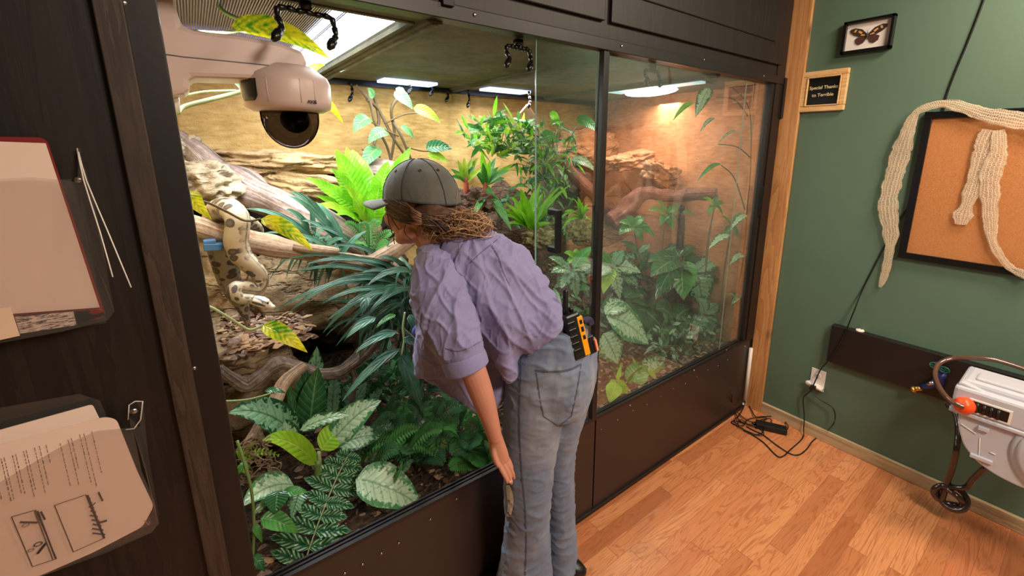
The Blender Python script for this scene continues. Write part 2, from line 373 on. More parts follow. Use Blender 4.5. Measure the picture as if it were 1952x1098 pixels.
        if sub: md=o.modifiers.new('sub','SUBSURF'); md.levels=sub; md.render_levels=sub
        if parent is not None: attach(o,parent)
        return o
def attach(o,parent):
    o.parent=parent; o.matrix_parent_inverse=Matrix.Translation(-wloc(parent))
def wloc(o):
    p=V(o.location)
    return p if o.parent is None else p   # parents sit unrotated; children carry world coordinates
def tag(o,label=None,cat=None,group=None,kind=None):
    if label: o['label']=label
    if cat: o['category']=cat
    if group: o['group']=group
    if kind: o['kind']=kind
    return o
def thing(name,label,cat,loc,group=None):
    o=bpy.data.objects.new(name,None); COL.objects.link(o); o.location=loc; o.empty_display_size=.05
    return tag(o,label,cat,group)
def spline(pts,n=8):
    """Catmull-Rom through tuples/vectors of any size"""
    pts=[tuple(p) for p in pts]; out=[]; k=len(pts[0])
    if len(pts)==2: return [tuple(pts[0][c]+(pts[1][c]-pts[0][c])*i/n for c in range(k)) for i in range(n+1)]
    for i in range(len(pts)-1):
        p0=pts[max(i-1,0)];p1=pts[i];p2=pts[i+1];p3=pts[min(i+2,len(pts)-1)]
        for j in range(n):
            t=j/n; out.append(tuple(.5*((2*p1[c])+(-p0[c]+p2[c])*t+(2*p0[c]-5*p1[c]+4*p2[c]-p3[c])*t*t+(-p0[c]+3*p1[c]-3*p2[c]+p3[c])*t**3) for c in range(k)))
    out.append(pts[-1]); return out
def text_obj(name,s,loc,size,xdir,zdir,mat,parent,align='CENTER',ext=.0005,shear=0,bold=0):
    cu=bpy.data.curves.new(name,'FONT'); cu.body=s; cu.size=size; cu.align_x=align; cu.align_y='CENTER'; cu.extrude=ext; cu.offset=bold; cu.shear=shear
    tmp=bpy.data.objects.new(name+'_curve',cu); COL.objects.link(tmp); bpy.context.view_layer.update()
    me=bpy.data.meshes.new_from_object(tmp.evaluated_get(bpy.context.evaluated_depsgraph_get())); bpy.data.objects.remove(tmp)
    x=V(xdir).normalized();y_=V(zdir).normalized();n=x.cross(y_)
    me.transform(Matrix(((x.x,y_.x,n.x,loc[0]),(x.y,y_.y,n.y,loc[1]),(x.z,y_.z,n.z,loc[2]),(0,0,0,1))))
    me.name=name; me.materials.clear(); me.materials.append(M[mat]); o=bpy.data.objects.new(name,me); COL.objects.link(o)
    if parent: attach(o,parent)
    return o
def baked(o,name=None):
    """apply modifiers to mesh data"""
    bpy.context.view_layer.update(); dg=bpy.context.evaluated_depsgraph_get()
    me=bpy.data.meshes.new_from_object(o.evaluated_get(dg)); o.modifiers.clear(); o.data=me; return o
# ---------------------------------------------------------------- leaves
PROF={'ovate':lambda t:(math.sin(math.pi*min(1,t)**.72))**.8*(1-.15*t) if 0<t<1 else 0,
 'lance':lambda t:(math.sin(math.pi*t**.85))**.9 if 0<t<1 else 0,
 'strap':lambda t:min(1,t*6+.3)*min(1,((1-t)*2.2))**.7,
 'blade':lambda t:min(1,t*5+.15)*(1-t**2.2)**.8}
def leaf_curve(mb,pts,width,facing,prof='ovate',fold=.18,wavy=0.0,nv=5):
    """pts: list of Vectors along the midrib; facing: Vector the blade's upper side looks to"""
    n=len(pts);pf=PROF[prof]; ph=random.random()*6
    def fn(u_,v_):
        i=min(int(u_*(n-1)+.5),n-1); t=(pts[min(i+1,n-1)]-pts[max(i-1,0)]).normalized()
        wd=t.cross(facing); wd=wd.normalized() if wd.length>1e-5 else V((1,0,0)); nn=wd.cross(t)
        s_=(v_-.5)*2; hw=max(pf(u_),.02)*width/2
        off=nn*(fold*abs(s_)*hw)
        if wavy: off+=nn*wavy*hw*math.sin(u_*18+ph+(2 if s_>0 else 0))*abs(s_)
        return pts[i]+wd*(s_*hw)+off,(u_,v_)
    mb.grid(n,nv,fn)
UP=V((0,0,1))
def face_mix(p,k=.55): return ((CAM-p).normalized()*k+UP*(1-k)).normalized()
def pleaf(mb,b_,t_,wpx,arch=.12,prof='ovate',fold=.16,wavy=0.0,k=.6,n=12,lateral=0):
    """leaf between two world points"""
    mid=(b_+t_)/2; L=(t_-b_).length; f=face_mix(mid,k); wd=pxm(mid,wpx)
    side=(t_-b_).normalized().cross(f)
    pts=[b_.lerp(t_,i/(n-1))+(f*.5+UP*.5)*(arch*L*4*(i/(n-1))*(1-i/(n-1)))+side*(lateral*L*4*(i/(n-1))*(1-i/(n-1))) for i in range(n)]
    leaf_curve(mb,pts,wd,f,prof,fold,wavy)
def grow(mb,b_,d_,L,w_,droop=1.0,prof='blade',fold=.15,n=8,facing=None,wavy=0.0):
    """leaf grown from base in a direction, bending under gravity"""
    d_=V(d_).normalized();p=V(b_);pts=[p.copy()];st=L/(n-1)
    for i in range(n-1):
        p=p+d_*st; pts.append(p.copy()); d_=(d_+V((0,0,-1))*droop*st*4).normalized()
    leaf_curve(mb,pts,w_,facing or (UP*.6+(CAM-V(b_)).normalized()*.4).normalized(),prof,fold,wavy,3 if w_<.02 else 5)
    return pts
def rnd(a,b): return random.uniform(a,b)
def sphere_dir(bias=(0,0,.3)):
    while True:
        d=V((rnd(-1,1),rnd(-1,1),rnd(-1,1)))
        if .05<d.length<1: return (d.normalized()+V(bias)).normalized()
# ================================================================ ROOM SHELL
def struct(name,mb,mat,**k): return tag(mb.build(name,mat,**k),kind='structure')
m=MB(); m.box2((-1.6,-3.2,-.05),(2.6,0.0,0)); struct('floor',m,'floor',smooth=False)
m=MB(); m.box2((W,-3.2,0),(W+.1,0.1,2.62)); struct('wall_right',m,'green_wall',smooth=False)
m=MB(); m.box2((-1.7,-3.2,0),(-1.6,0,2.62)); struct('wall_left',m,'green_wall',smooth=False)
m=MB(); m.box2((-1.6,-3.3,0),(2.6,-3.2,2.62)); struct('wall_near',m,'green_wall',smooth=False)
m=MB(); m.box2((-1.7,-3.3,2.62),(2.6,1.5,2.70)); struct('ceiling',m,simple('ceiling_paint',(200,190,176),.8),smooth=False)
m=MB(); m.box2((-1.6,-.012,0),(-.098,.02,2.62)); struct('wall_panel_dark',m,'dark_wood',smooth=False)
bpy.data.objects['wall_panel_dark'].name='wall_front'
m=MB(); m.box2((-.099,-.034,0),(-.060,-.012,2.62)); struct('trim_1',m,'dark_batten',smooth=False,bevel=.002)
m=MB(); m.box2((W-.022,-.093,0),(W,.0,2.62)); struct('trim_2',m,'pine',smooth=False,bevel=.003)
m=MB(); m.box2((W-.018,-3.2,0),(W,-.093,.066)); struct('baseboard_right',m,'pine_base',smooth=False,bevel=.003)
# ================================================================ TERRARIUM
TX0,TX1,TZ0,TZ1,TD=-.042,2.40,.452,1.868,1.32
T=thing('terrarium','large walk-up glass-fronted reptile terrarium full of plants with black metal frame','terrarium',(1.2,0,0))
def part(name,fn,mat,parent=T,**k):
    m=MB(); fn(m); return m.build(name,mat,parent,**k)
part('base_panel',lambda m:m.box2((-.06,0,.0),(1.163,.03,TZ0)),'brown_panel',smooth=False,bevel=.002)
part('base_panel',lambda m:m.box2((1.170,0,.0),(2.445,.03,TZ0-.002)),'brown_panel',smooth=False,bevel=.002)
part('kick_strip',lambda m:m.box2((-.06,-.010,0),(2.445,0.002,.018)),'black_metal',smooth=False,bevel=.002)
part('door_track',lambda m:(m.box2((-.02,-.004,TZ0),(2.40,.008,TZ0+.012)),m.box2((-.02,.014,TZ0),(2.40,.020,TZ0+.012)),m.box2((-.02,.026,TZ0),(2.40,.032,TZ0+.014)),m.box2((-.02,.0,TZ0-.002),(2.40,.032,TZ0+.003))),'black_metal',smooth=False)
part('frame_post',lambda m:m.box2((-.062,-.012,0),(-.015,.04,2.62)),'black_metal',smooth=False,bevel=.002)
part('frame_post',lambda m:m.box2((2.385,-.006,TZ0),(2.47,.04,2.3)),'black_metal',smooth=False,bevel=.002)
part('frame_post_inner',lambda m:m.box2((2.355,.0,TZ0),(2.388,.034,TZ1)),'black_metal',smooth=False,bevel=.002)
part('center_post',lambda m:(m.box2((1.141,-.004,TZ0+.01),(1.167,.020,TZ1)),m.box2((1.136,.020,TZ0+.01),(1.154,.028,TZ1))),'black_metal',smooth=False,bevel=.002)
part('header_frame',lambda m:m.box2((-.06,-.010,TZ1),(2.47,.04,1.905)),'black_metal',smooth=False,bevel=.002)
part('hinge_plate',lambda m:m.box2((2.455,-.018,1.70),(2.492,-.004,1.90)),'black_metal',smooth=False,bevel=.002)
part('white_strip',lambda m:m.tube([(2.437,-.014,.06),(2.437,-.014,.40)],.011,10),'white_plastic')
part('end_wall',lambda m:m.box2((TX1,.034,.0),(TX1+.03,TD+.03,1.93)),'back_orange',smooth=False)
part('end_wall',lambda m:m.box2((TX0-.03,.04,.0),(TX0,TD+.03,1.93)),'back_tan',smooth=False)
def bw(m):
    def fn(u_,v_):
        x=TX0+(TX1-TX0)*u_; z=.3+(1.93-.3)*v_
        y=TD-.02*noise.noise(V((x*3,z*3,2)))-.012*noise.noise(V((x*12,z*12,5)))-(.03 if abs(x-1.29)<.05 else 0)*1.0
        return (x,y,z),(u_,v_)
    m.grid(140,80,fn)
part('back_wall',bw,'back_tan',solid=.02)
part('ceiling_panel',lambda m:(m.box2((.51,.03,1.872),(TX1,TD+.02,1.90)),m.box2((TX0,.03,1.872),(.51,.09,1.90)),m.box2((TX0,1.24,1.872),(.51,TD+.02,1.90)),m.box2((TX0,.09,1.872),(.0,1.24,1.90))),'ceil_inner',smooth=False)
part('floor_pan',lambda m:m.box2((TX0,.03,.0),(TX1,TD,.05)),'black_metal',smooth=False)
for x in (.545,1.225,1.9):
    part('ceiling_bar',lambda m:(m.box2((x-.022,.03,1.862),(x+.022,TD,1.874)),m.box2((x-.008,.03,1.852),(x+.008,TD,1.864))),'ceil_inner',smooth=False,bevel=.002)
part('back_rail',lambda m:m.box2((TX0,TD-.05,1.845),(TX1,TD-.02,1.872)),'hook_black',smooth=False)
# sliding glass
def pane(x0,x1,y,mat,label=None):
    o=part('glass_pane',lambda m:m.box2((x0,y-.0025,TZ0+.004),(x1,y+.0025,TZ1)),mat,smooth=False)
    if label: o['label']=label
    return o
g1=pane(.862,1.137,.011,'glass','sliding glass door pushed half open')
g2=pane(1.165,2.36,.023,'glass_foggy','foggy glass pane on the right side')
part('glass_edge',lambda m:m.box2((.8595,.0085,TZ0+.004),(.862,.0135,TZ1)),'glass_edge',g1,smooth=False)
part('glass_edge',lambda m:m.box2((1.160,.0205,TZ0+.004),(1.165,.0255,TZ1)),'glass_edge',g2,smooth=False)
part('pane_line',lambda m:m.box2((2.135,.0185,TZ0+.004),(2.138,.0205,TZ1)),'glass_edge',g2,smooth=False)  # thin pale upright line on the right pane
# door handle (bow handle of black plastic)
a=P(1055,398,-.01);b=P(1055,480,-.01)
part('door_handle',lambda m:(m.box2((a.x-.012,-.042,b.z),(a.x+.012,-.030,a.z)),m.box2((a.x-.012,-.034,a.z-.02),(a.x+.012,.0085,a.z)),m.box2((a.x-.012,-.034,b.z),(a.x+.012,.0085,b.z+.02))),'hook_black',g1,smooth=False,bevel=.003)
a=P(1450,355,0);b=P(1450,410,0)
part('door_lock',lambda m:m.box2((2.350,-.02,b.z),(2.378,-.0,a.z)),'hook_black',g2,smooth=False,bevel=.003)
def screw(pt,r_=.0045,parent=T,nrm=(0,-1,0),name='screw',mat='steel'):
    m=MB(); m.lathe(pt,[(r_,0),(r_*.95,.0015),(r_*.5,.0028),(0.0001,.003)],12,nrm); return m.build(name,mat,parent)
sc0=screw(P(370,702,-.012)-V((0,0,0)),.0045)
for px,py in((236,5),(905,28),(1185,88),(1342,114),(1456,145),(1420,660),(1385,667)):
    p=P(px,py,-.011 if px<1400 else -.008); screw(p,.004 if px>1300 else .005)
for i in range(11):
    x=1.20+(2.2-1.20)*i/10+.0; screw(V((x,-.001,TZ0-.062+.004*(i%3))),.0026)
for px,py in ((1323,706),(1201,773)): screw(P(px,py,-.001),.0045)
for px,py in((870,951),(820,990),(760,1035),(727,1055),(691,1076),(657,1093)): screw(P(px,py,-.001),.0042)
# ---- upper dark cabinet
CB=thing('wall_cabinet','dark stained wooden cabinet running above the terrarium header','cabinet',(1.2,.3,1.905))
part('cabinet_body',lambda m:m.box2((-.06,.0,1.906),(2.47,.6,2.62)),'dark_wood',CB,smooth=False,bevel=.002)
for x0,x1 in((-.05,1.13),(1.16,2.40)):
    d_=part('cabinet_door',lambda m:m.box2((x0,-.014,1.955),(x1,.0,2.55)),'dark_wood',CB,smooth=False,bevel=.003)
    part('door_panel',lambda m:m.box2((x0+.10,-.020,2.05),(x1-.10,-.012,2.48)),'dark_wood',d_,smooth=False,bevel=.006)
p=P(850,22,-.01); part('cabinet_latch',lambda m:m.box2((p.x-.012,-.02,p.z+.012),(p.x+.02,-.008,p.z+.035)),'hook_black',CB,smooth=False,bevel=.002)
# ================================================================ LIGHT FIXTURES in the terrarium lid
L1=thing('grow_light','large white LED grow light above wire mesh in the front left lid opening','light',(.25,.6,1.90))
part('housing',lambda m:(m.box2((0,.09,1.93),(.50,1.24,1.95)),m.box2((-.004,.09,1.90),(.002,1.24,1.95)),m.box2((.49,.09,1.90),(.51,1.24,1.95)),m.box2((0,1.22,1.90),(.5,1.24,1.95)),m.box2((0,.08,1.90),(.5,.09,1.95))),'mesh_metal',L1,smooth=False)
part('lit_panel',lambda m:(m.box2((.372,.16,1.884),(.488,1.2,1.893))),'led_white',L1,smooth=False)
part('lit_panel',lambda m:m.box2((.335,.16,1.886),(.355,1.2,1.893)),'led_white',L1,smooth=False)
part('violet_panel',lambda m:m.box2((.03,.12,1.915),(.32,1.2,1.928)),'led_violet',L1,smooth=False)
def msh(m):
    for i in range(62): x=.004+.37*i/61; m.box((x,.66,1.895),(.0022,1.12,.0018))
    for i in range(110): y=.11+1.12*i/109; m.box((.19,y,1.897),(.38,.0022,.0018))
part('wire_mesh',msh,'mesh_metal',L1,smooth=False)
part('edge_frame',lambda m:(m.box2((.496,.085,1.866),(.512,1.24,1.880)),m.box2((0,.085,1.868),(.51,.1,1.880)),m.box2((0,1.225,1.868),(.51,1.24,1.880))),'ceil_inner',L1,smooth=False)
def led_bar(px0,py0,px1,py1,label,teal=False,mat='led_white'):
    a=PZ(px0,py0,1.862);b=PZ(px1,py1,1.862); c=(a+b)/2; hw=abs(b.x-a.x)/2; hd=.055
    t=thing('led_light',label,'light',c,'led panels at the back of the lid')
    part('frame',lambda m:(m.box2((c.x-hw,c.y-hd,1.858),(c.x+hw,c.y-hd+.012,1.870)),m.box2((c.x-hw,c.y+hd-.012,1.858),(c.x+hw,c.y+hd,1.870)),m.box2((c.x-hw,c.y-hd,1.858),(c.x-hw+.03,c.y+hd,1.870)),m.box2((c.x+hw-.03,c.y-hd,1.858),(c.x+hw,c.y+hd,1.870))),'led_blue' if not teal else 'lamp_glass_teal',t,smooth=False)
    part('lit_panel',lambda m:m.box2((c.x-hw+.03,c.y-hd+.012,1.8595),(c.x+hw-.03,c.y+hd-.012,1.870)),mat,t,smooth=False); return t
led_bar(716,157,838,160,'bright LED panel at the lid\'s back edge, left of the two, above the wall vine')
led_bar(914,172,1012,176,'bright LED panel at the lid\'s back edge above the tall fern bush')
HL=thing('heat_lamp','glowing warm heat lamp with teal glass wings in the right lid','lamp',(2.1,.7,1.85))
c=PZ(1240,172,1.85)
part('lamp_lens',lambda m:m.ball((c.x,c.y,1.842),(.07,.17,.022),20,8),'heat_lamp',HL)
a=PZ(1180,175,1.855);b=PZ(1300,160,1.855)
part('lamp_glass',lambda m:(m.box2((a.x-.05,a.y-.05,1.850),(a.x+.07,a.y+.05,1.862)),m.box2((b.x-.04,b.y-.10,1.850),(b.x+.05,b.y+.12,1.862))),'lamp_glass_teal',HL,smooth=False,bevel=.003)
part('lamp_plate',lambda m:m.box2((c.x-.11,c.y-.30,1.860),(c.x+.14,c.y+.28,1.866)),'ceil_inner',HL,smooth=False)
# ---- misting nozzles: segmented black arms
def seg_tube(m,pts,r_):
    for i,(p,q) in enumerate(zip(pts[:-1],pts[1:])):
        p=V(p);q=V(q); m.tube([p,p.lerp(q,.15),p.lerp(q,.6),q],[r_*.75,r_*1.15,r_*1.0,r_*.7],8)
def mister(c,span,drop,label,yaw=0.0,legs=(-1,1)):
    c=V(c); t=thing('misting_nozzle',label,'nozzle',c,'black segmented misting nozzles under the lid')
    R_=Matrix.Rotation(yaw,3,'Z')
    if len(legs)==2:
        m=MB(); seg_tube(m,[c+R_@V((span*(i/6-.5),0,-.012+.003*(i%2))) for i in range(7)],.0065); m.box(c+V((0,0,.004)),(.022,.022,.018)); m.build('manifold',"hook_black",t)
    for s_ in legs:
        x=span/2*s_ if len(legs)==2 else 0
        pts=[c+R_@V((x,0,-.01)),c+R_@V((x+.004*s_,0,-.01-drop*.3)),c+R_@V((x+.002,-.01,-.01-drop*.6)),c+R_@V((x-.012,-.02,-.01-drop*.85))]
        m=MB(); seg_tube(m,pts,.0065); a_=m.build('nozzle_arm',"hook_black",t)
        m=MB(); e=pts[-1]; d_=(pts[-1]-pts[-2]).normalized(); m.tube([e-d_*.004,e+d_*.012,e+d_*.024],[.010,.010,.005],10); m.build('nozzle_tip','hook_black',a_)
    return t
def PZc(px,py): return PZ(px,py,1.855)
mister(PZc(582,14)+V((0,.0,.0)),.115,.07,'black double nozzle hanging in front of the big grow light',.15)
mister(PZc(988,84),.085,.06,'black double nozzle under the plain lid panel above the sliding door',.05)
mister(PZc(1243,130),.085,.055,'black double nozzle behind the foggy glass beside the heat lamp',.05)
mister(P(802,153,1.18),.12,.06,'black double nozzle below the LED panel above the wall vine')
mister(P(668,152,1.25),.1,.09,'single black nozzle in front of the bare tan wall left of the LEDs',0,(1,))
mister(P(852,168,1.27),.1,.06,'short single black nozzle at the wall seam',0,(1,))
mister(P(892,166,1.22),.1,.10,'long single black nozzle just right of the wall seam',0,(1,))
mister(P(1008,170,1.0),.06,.09,'black nozzle at the right end of the LED above the fern bush',0,(1,))
# ================================================================ SECURITY CAMERA on the left end wall
SCm=thing('security_camera','pale beige dome security camera on a wall arm at the upper left of the terrarium','camera',(TX0,.22,1.7))
Y0,Y1=.13,.25
arm=[P(x,y,Y0) for x,y in((285,-60),(322,-60),(334,10),(346,48),(372,57),(450,66),(530,80),(577,97),(586,118),(585,150),(560,155),(470,150),(366,147),(361,154),(360,170),(352,178),(330,183),(300,180))]
off=V((0,Y1-Y0,0))
def armb(m): m.prism(arm,off)
ar=part('wall_arm',armb,'cam_plastic',SCm,smooth=False,bevel=.012)
l_=[P(x,y,Y0-.0012) for x,y in((312,103),(348,108),(420,115),(500,123),(580,133))]
part('arm_seam',lambda m:m.tube(l_,.0011,5),'grey_plastic_dark',ar)
part('conduit',lambda m:m.tube([P(333,176,.19),P(334,195,.19),P(335,212,.19)],.008,10),'white_plastic',SCm)
hc=P(545,150,.19); 
def z_at(py): return P(545,py,.19).z
k=pxm(hc,1)
pr=[(20*k,z_at(126)),(50*k,z_at(128)),(58*k,z_at(137)),(71*k,z_at(147)),(76*k,z_at(160)),(75*k,z_at(196)),(73*k,z_at(206)),(60*k,z_at(213)),(50*k,z_at(214)),(20*k,z_at(214))]
hs=part('camera_housing',lambda m:m.lathe((hc.x,.19,0),pr,48),'cam_plastic',SCm,bevel=.0)
rr=50*k; zb=z_at(212); hgt=zb-z_at(283)
dm=part('dome_cover',lambda m:m.lathe((hc.x,.19,0),[(rr,zb+.01)]+[(rr*math.cos(a_),zb-.012-(hgt-.012)*math.sin(a_)) for a_ in [i*math.pi/2/12 for i in range(12)]]+[(.0005,zb-hgt)],40),'dome',SCm)
part('lens_ball',lambda m:(m.ball((hc.x+.01,.19,zb-.02),(.034,.034,.034),20,12),m.tube([(hc.x+.01,.16,zb-.03),(hc.x+.014,.148,zb-.036)],[.016,.015],16)),'black_rubber',dm)
def patch(m,a0,a1,z0,z1,r_,rc=.35):
    def fn(u_,v_):
        a_=a0+(a1-a0)*u_; zz=z0+(z1-z0)*v_
        lim=1-(max(0,abs(u_-.5)*2-.6)/.4)**2*.5 if v_<.5 else 1
        z=z0+(z1-z0)*v_; z=(z0+z1)/2+(z-(z0+z1)/2)*lim
        return (hc.x+r_*math.cos(a_),.19+r_*math.sin(a_),z),(u_,v_)
    m.grid(12,6,fn)
# camera-facing azimuth
ang=math.atan2(CAM.y-.19,CAM.x-hc.x)
part('sensor_window',lambda m:patch(m,ang-1.22,ang-.66,z_at(199),z_at(160),76.2*k),'black_rubber',hs,solid=.0005)
for dd in(-.42,.28,.62): part('housing_rib',lambda m:m.tube([(hc.x+75.6*k*math.cos(ang+dd),.19+75.6*k*math.sin(ang+dd),z_at(158)),(hc.x+75.0*k*math.cos(ang+dd),.19+75*k*math.sin(ang+dd),z_at(200))],.0012,6),'cam_plastic',hs)
a_=ang+.52; tp=V((hc.x+76.6*k*math.cos(a_),.19+76.6*k*math.sin(a_),z_at(198)))
text_obj('maker_mark','AXIS',tp,.011,(-math.sin(a_),math.cos(a_),0),(0,0,1),'ink',hs,bold=.0002)
# ================================================================ FILE POCKETS on the dark panel
def rounded(pts,r_=.3,n=4):
    out=[];N=len(pts)
    for i in range(N):
        a=V(pts[i-1]);b=V(pts[i]);c=V(pts[(i+1)%N]); d1=(a-b);d2=(c-b); rr=min(r_,d1.length*.45,d2.length*.45)
        p=b+d1.normalized()*rr;q=b+d2.normalized()*rr
        for j in range(n+1): t=j/n; out.append(p.lerp(b,t).lerp(b.lerp(q,t),t))
    return out
def sheet(parent,name,poly,mat,th=.001,top=None): 
    m=MB(); m.prism(poly,(0,th,0)); return m.build(name,mat,parent,smooth=False)
# upper pocket
UPk=thing('file_pocket','clear acrylic wall pocket holding a red clipboard, the upper of two','wall pocket',P(120,610,-.03),'clear acrylic file pockets on the dark panel')
yu=-.045
def wl(pts,y0,y1,ytop,ybot):   # place px points on the leaning plane between y at ytop row and y at ybot row
    return [P(x,y_,y0+(y1-y0)*max(0,min(1,(y_-ytop)/(ybot-ytop)))) for x,y_ in pts]
fr=wl([(-160,330),(0,341),(60,338),(110,342),(147,347),(158,420),(180,500),(205,560),(216,596),(206,610),(120,632),(0,654),(-160,680)],-.045,-.062,340,650)
sheet(UPk,'front_sheet',fr,'acrylic',.002)
sd=[P(147,347,-.045),P(151,300,-.022),P(163,330,-.020),P(185,420,-.022),P(203,520,-.024),P(216,590,-.03),P(216,596,-.062),P(205,560,-.06),P(180,500,-.055),P(158,420,-.05)]
m=MB(); m.prism(sd,(0.0015,0,0)); m.build('side_fold','acrylic',UPk,smooth=False)
screw(P(148,343,-.020),.006,UPk); 
m=MB(); m.tube([P(150,283,-.016),P(152,330,-.016),P(158,345,-.016)],.0016,6); m.build('edge_rim','acrylic',UPk)
m=MB(); m.box2((P(-160,600,-.013).x,-.016,P(0,650,-.013).z),(P(200,600,-.013).x,-.0125,P(0,345,-.013).z)); m.build('back_sheet','acrylic',UPk,smooth=False)
CBd=thing('clipboard','red clipboard with blank paper standing in the upper clear pocket','clipboard',P(100,600,-.035))
rb=rounded(wl([(-160,258),(88,262),(203,606),(60,632),(-160,668)],-.026,-.050,260,640),.012)
sheet(CBd,'board',rb,'red_plastic',.003)
pp=wl([(-160,264),(87,273),(190,586),(0,600),(-160,612)],-.0275,-.0515,260,640)
sheet(CBd,'paper',pp,'paper_white',.0006)
fd=thing('booklet','patterned grey booklet edge lying in the bottom of the upper clear pocket','booklet',P(100,620,-.05))
sheet(fd,'cover',wl([(30,602),(192,590),(200,600),(120,628),(36,640)],-.0535,-.0555,590,640),'sign_black',.001)
sheet(fd,'patterned_strip',wl([(28,604),(140,594),(146,620),(38,636)],-.0545,-.0565,590,640),M.setdefault('barcode',(lambda t:t.done(t.bsdf(Base_Color=t.ramp(t.noise(t.coord('Object',(60,1,420)),1.0,3,.7),[(.45,S((90,80,78))),(.52,S((225,205,195)))]),Roughness=.6)))(NT('barcode'))),.0004)
m=MB(); cc=P(183,594,-.056); m.ball(cc,(.009,.001,.005),16,8); m.build('red_badge','red_plastic',fd)
cdn=thing('index_card','small cream card at the left end of the upper clear pocket','card',P(10,640,-.066))
sheet(cdn,'card_sheet',wl([(-90,598),(20,586),(38,640),(-90,668)],-.0665,-.0685,586,668),'card_cream',.0006); cdn['label']='small cream card in front of the upper clear pocket at the photo edge'
for i,pts in enumerate((((147,283),(160,345),(190,440),(215,528)),((150,290),(165,345),(205,440),(250,548)))):
    o=MB(); o.tube([P(x,y,-.022-.014*j) for j,(x,y) in enumerate(spline([q for q in pts],6)[::3])],.0011,6)
    tag(o.build('zip_tie','white_plastic'),['shorter clear zip tie dangling from the upper pocket screw','longer clear zip tie dangling from the upper pocket screw, the outer one'][i],'zip tie','zip ties on the upper pocket')
# lower pocket
LP=thing('file_pocket','clear acrylic wall pocket holding printed sheets, the lower of two','wall pocket',P(150,1040,-.03),'clear acrylic file pockets on the dark panel')
ya,yb=-.040,-.062
def wq(pts,o=0): return wl(pts,ya+o,yb+o,790,1040)
sheet(LP,'front_sheet',wq([(-120,940),(0,920),(120,850),(185,822),(240,817),(253,817),(270,900),(295,960),(301,1000),(290,1015),(200,1055),(80,1098),(-120,1170)],-.004),'acrylic',.002)
sf=[P(253,817,-.046),P(266,812,-.03),P(271,770,-.022),P(280,860,-.022),P(300,975,-.026),P(301,1000,-.06),P(278,900,-.056)]
m=MB(); m.prism(sf,(.0015,0,0)); m.build('side_fold','acrylic',LP,smooth=False)
tb=rounded([P(244,770,-.014),P(272,763,-.014),P(270,800,-.014),P(250,822,-.014)],.008)
m=MB(); m.prism(tb,(0,.002,0)); m.build('mounting_tab','acrylic',LP,smooth=False); screw(P(255,784,-.015),.0065,LP)
m=MB(); lp=[P(x,y,-.016) for x,y in((244,800),(246,772),(258,765),(272,765),(268,800),(256,817),(240,819))]; m.tube(lp,.0012,6); m.build('edge_rim','white_plastic',LP)
m=MB(); m.prism([P(-120,800,-.0165),P(150,752,-.0165),P(190,765,-.0165),P(290,1000,-.0165),P(-120,1150,-.0165)],(0,.003,0)); m.build('back_sheet','acrylic',LP,smooth=False)
bk=tag(MB(),None) if False else None
m=MB(); m.prism(rounded(wq([(-120,856),(0,820),(176,771),(205,830),(280,990),(80,1080),(-120,1140)],.010),.006),(0,.002,0)); tag(m.build('paper_sheet','paper_white',smooth=False),'blank folded sheet standing behind the printed sheet in the lower pocket','paper')
PR=thing('printed_sheet','sheet with printed text and two tank diagrams in the lower clear pocket','paper',P(140,1030,-.05))
sheet(PR,'paper_page',rounded(wq([(-120,884),(0,848),(200,795),(222,800),(262,900),(293,965),(272,1004),(180,1052),(80,1096),(-120,1166)],.0),.008),'paper',.002)
def stroke(m,x0,y0,x1,y1,w_=.0007):
    m.tube(wq([(x0,y0),(x1,y1)],-.0006),w_,4)
mi=MB(); ml=MB()
dx,dy=.18,1.0
for (x,y,L) in ((175,822,80),(160,826,95),(152,828,88),(136,835,55),(130,838,85),(115,845,80),(88,848,35),(75,850,75),(66,853,85),(50,858,75),(45,860,80),(30,866,75),(24,868,70),(8,872,78),(2,874,74),(-14,880,70)):
    yy=0
    while yy<L:
        s_=rnd(3,9); stroke(mi if random.random()<.15 else ml,x+yy*.24,y+yy,x+(yy+s_)*.24,y+yy+s_*.95,.00042); yy+=s_+rnd(1.2,2.6)
for q in (((104,963),(164,943),(198,1026),(140,1052)),((22,985),(68,972),(108,1065),(62,1080))):
    for i in range(4): stroke(mi,*q[i],*q[(i+1)%4],.0006)
for t_ in range(9): stroke(mi,168+t_*1.0+rnd(-1,3),948+t_*8.5,172+t_*3.6,951+t_*8.5,.0012)
stroke(mi,167,944,199,1026,.0014); stroke(mi,190,996,204,992,.0020); stroke(mi,175,965,182,958,.0010)
stroke(mi,72,974,106,1064,.0010); stroke(mi,66,974,101,1066,.0006)
stroke(mi,38,995,72,996,.0016); stroke(mi,72,1055,88,1035,.0020); stroke(mi,188,938,196,955,.0012); stroke(mi,78,975,86,990,.0012)
for cx_,cy_,r_ in((73,1037,.0050),(50,1000,.004),(60,1048,.0036)):
    c_=wq([(cx_,cy_)],-.0006)[0]; (mi if r_>.0045 else ml).tube([c_+V((r_*math.cos(i*.7),0,r_*.7*math.sin(i*.7))) for i in range(10)],.0008,4)
stroke(ml,275,992,284,1001,.0006); stroke(ml,284,1001,284,994,.0006)
mi.build('printed_lines','ink',PR,smooth=False); ml.build('faint_print','ink_light',PR,smooth=False)
# ================================================================ GREEN WALL ITEMS
def wy(px,py): return PX(px,py,W-.01)
def wbox(m,y0,y1,z0,z1,d0,d1): m.box2((W-d1,y0,z0),(W-d0,y1,z1))
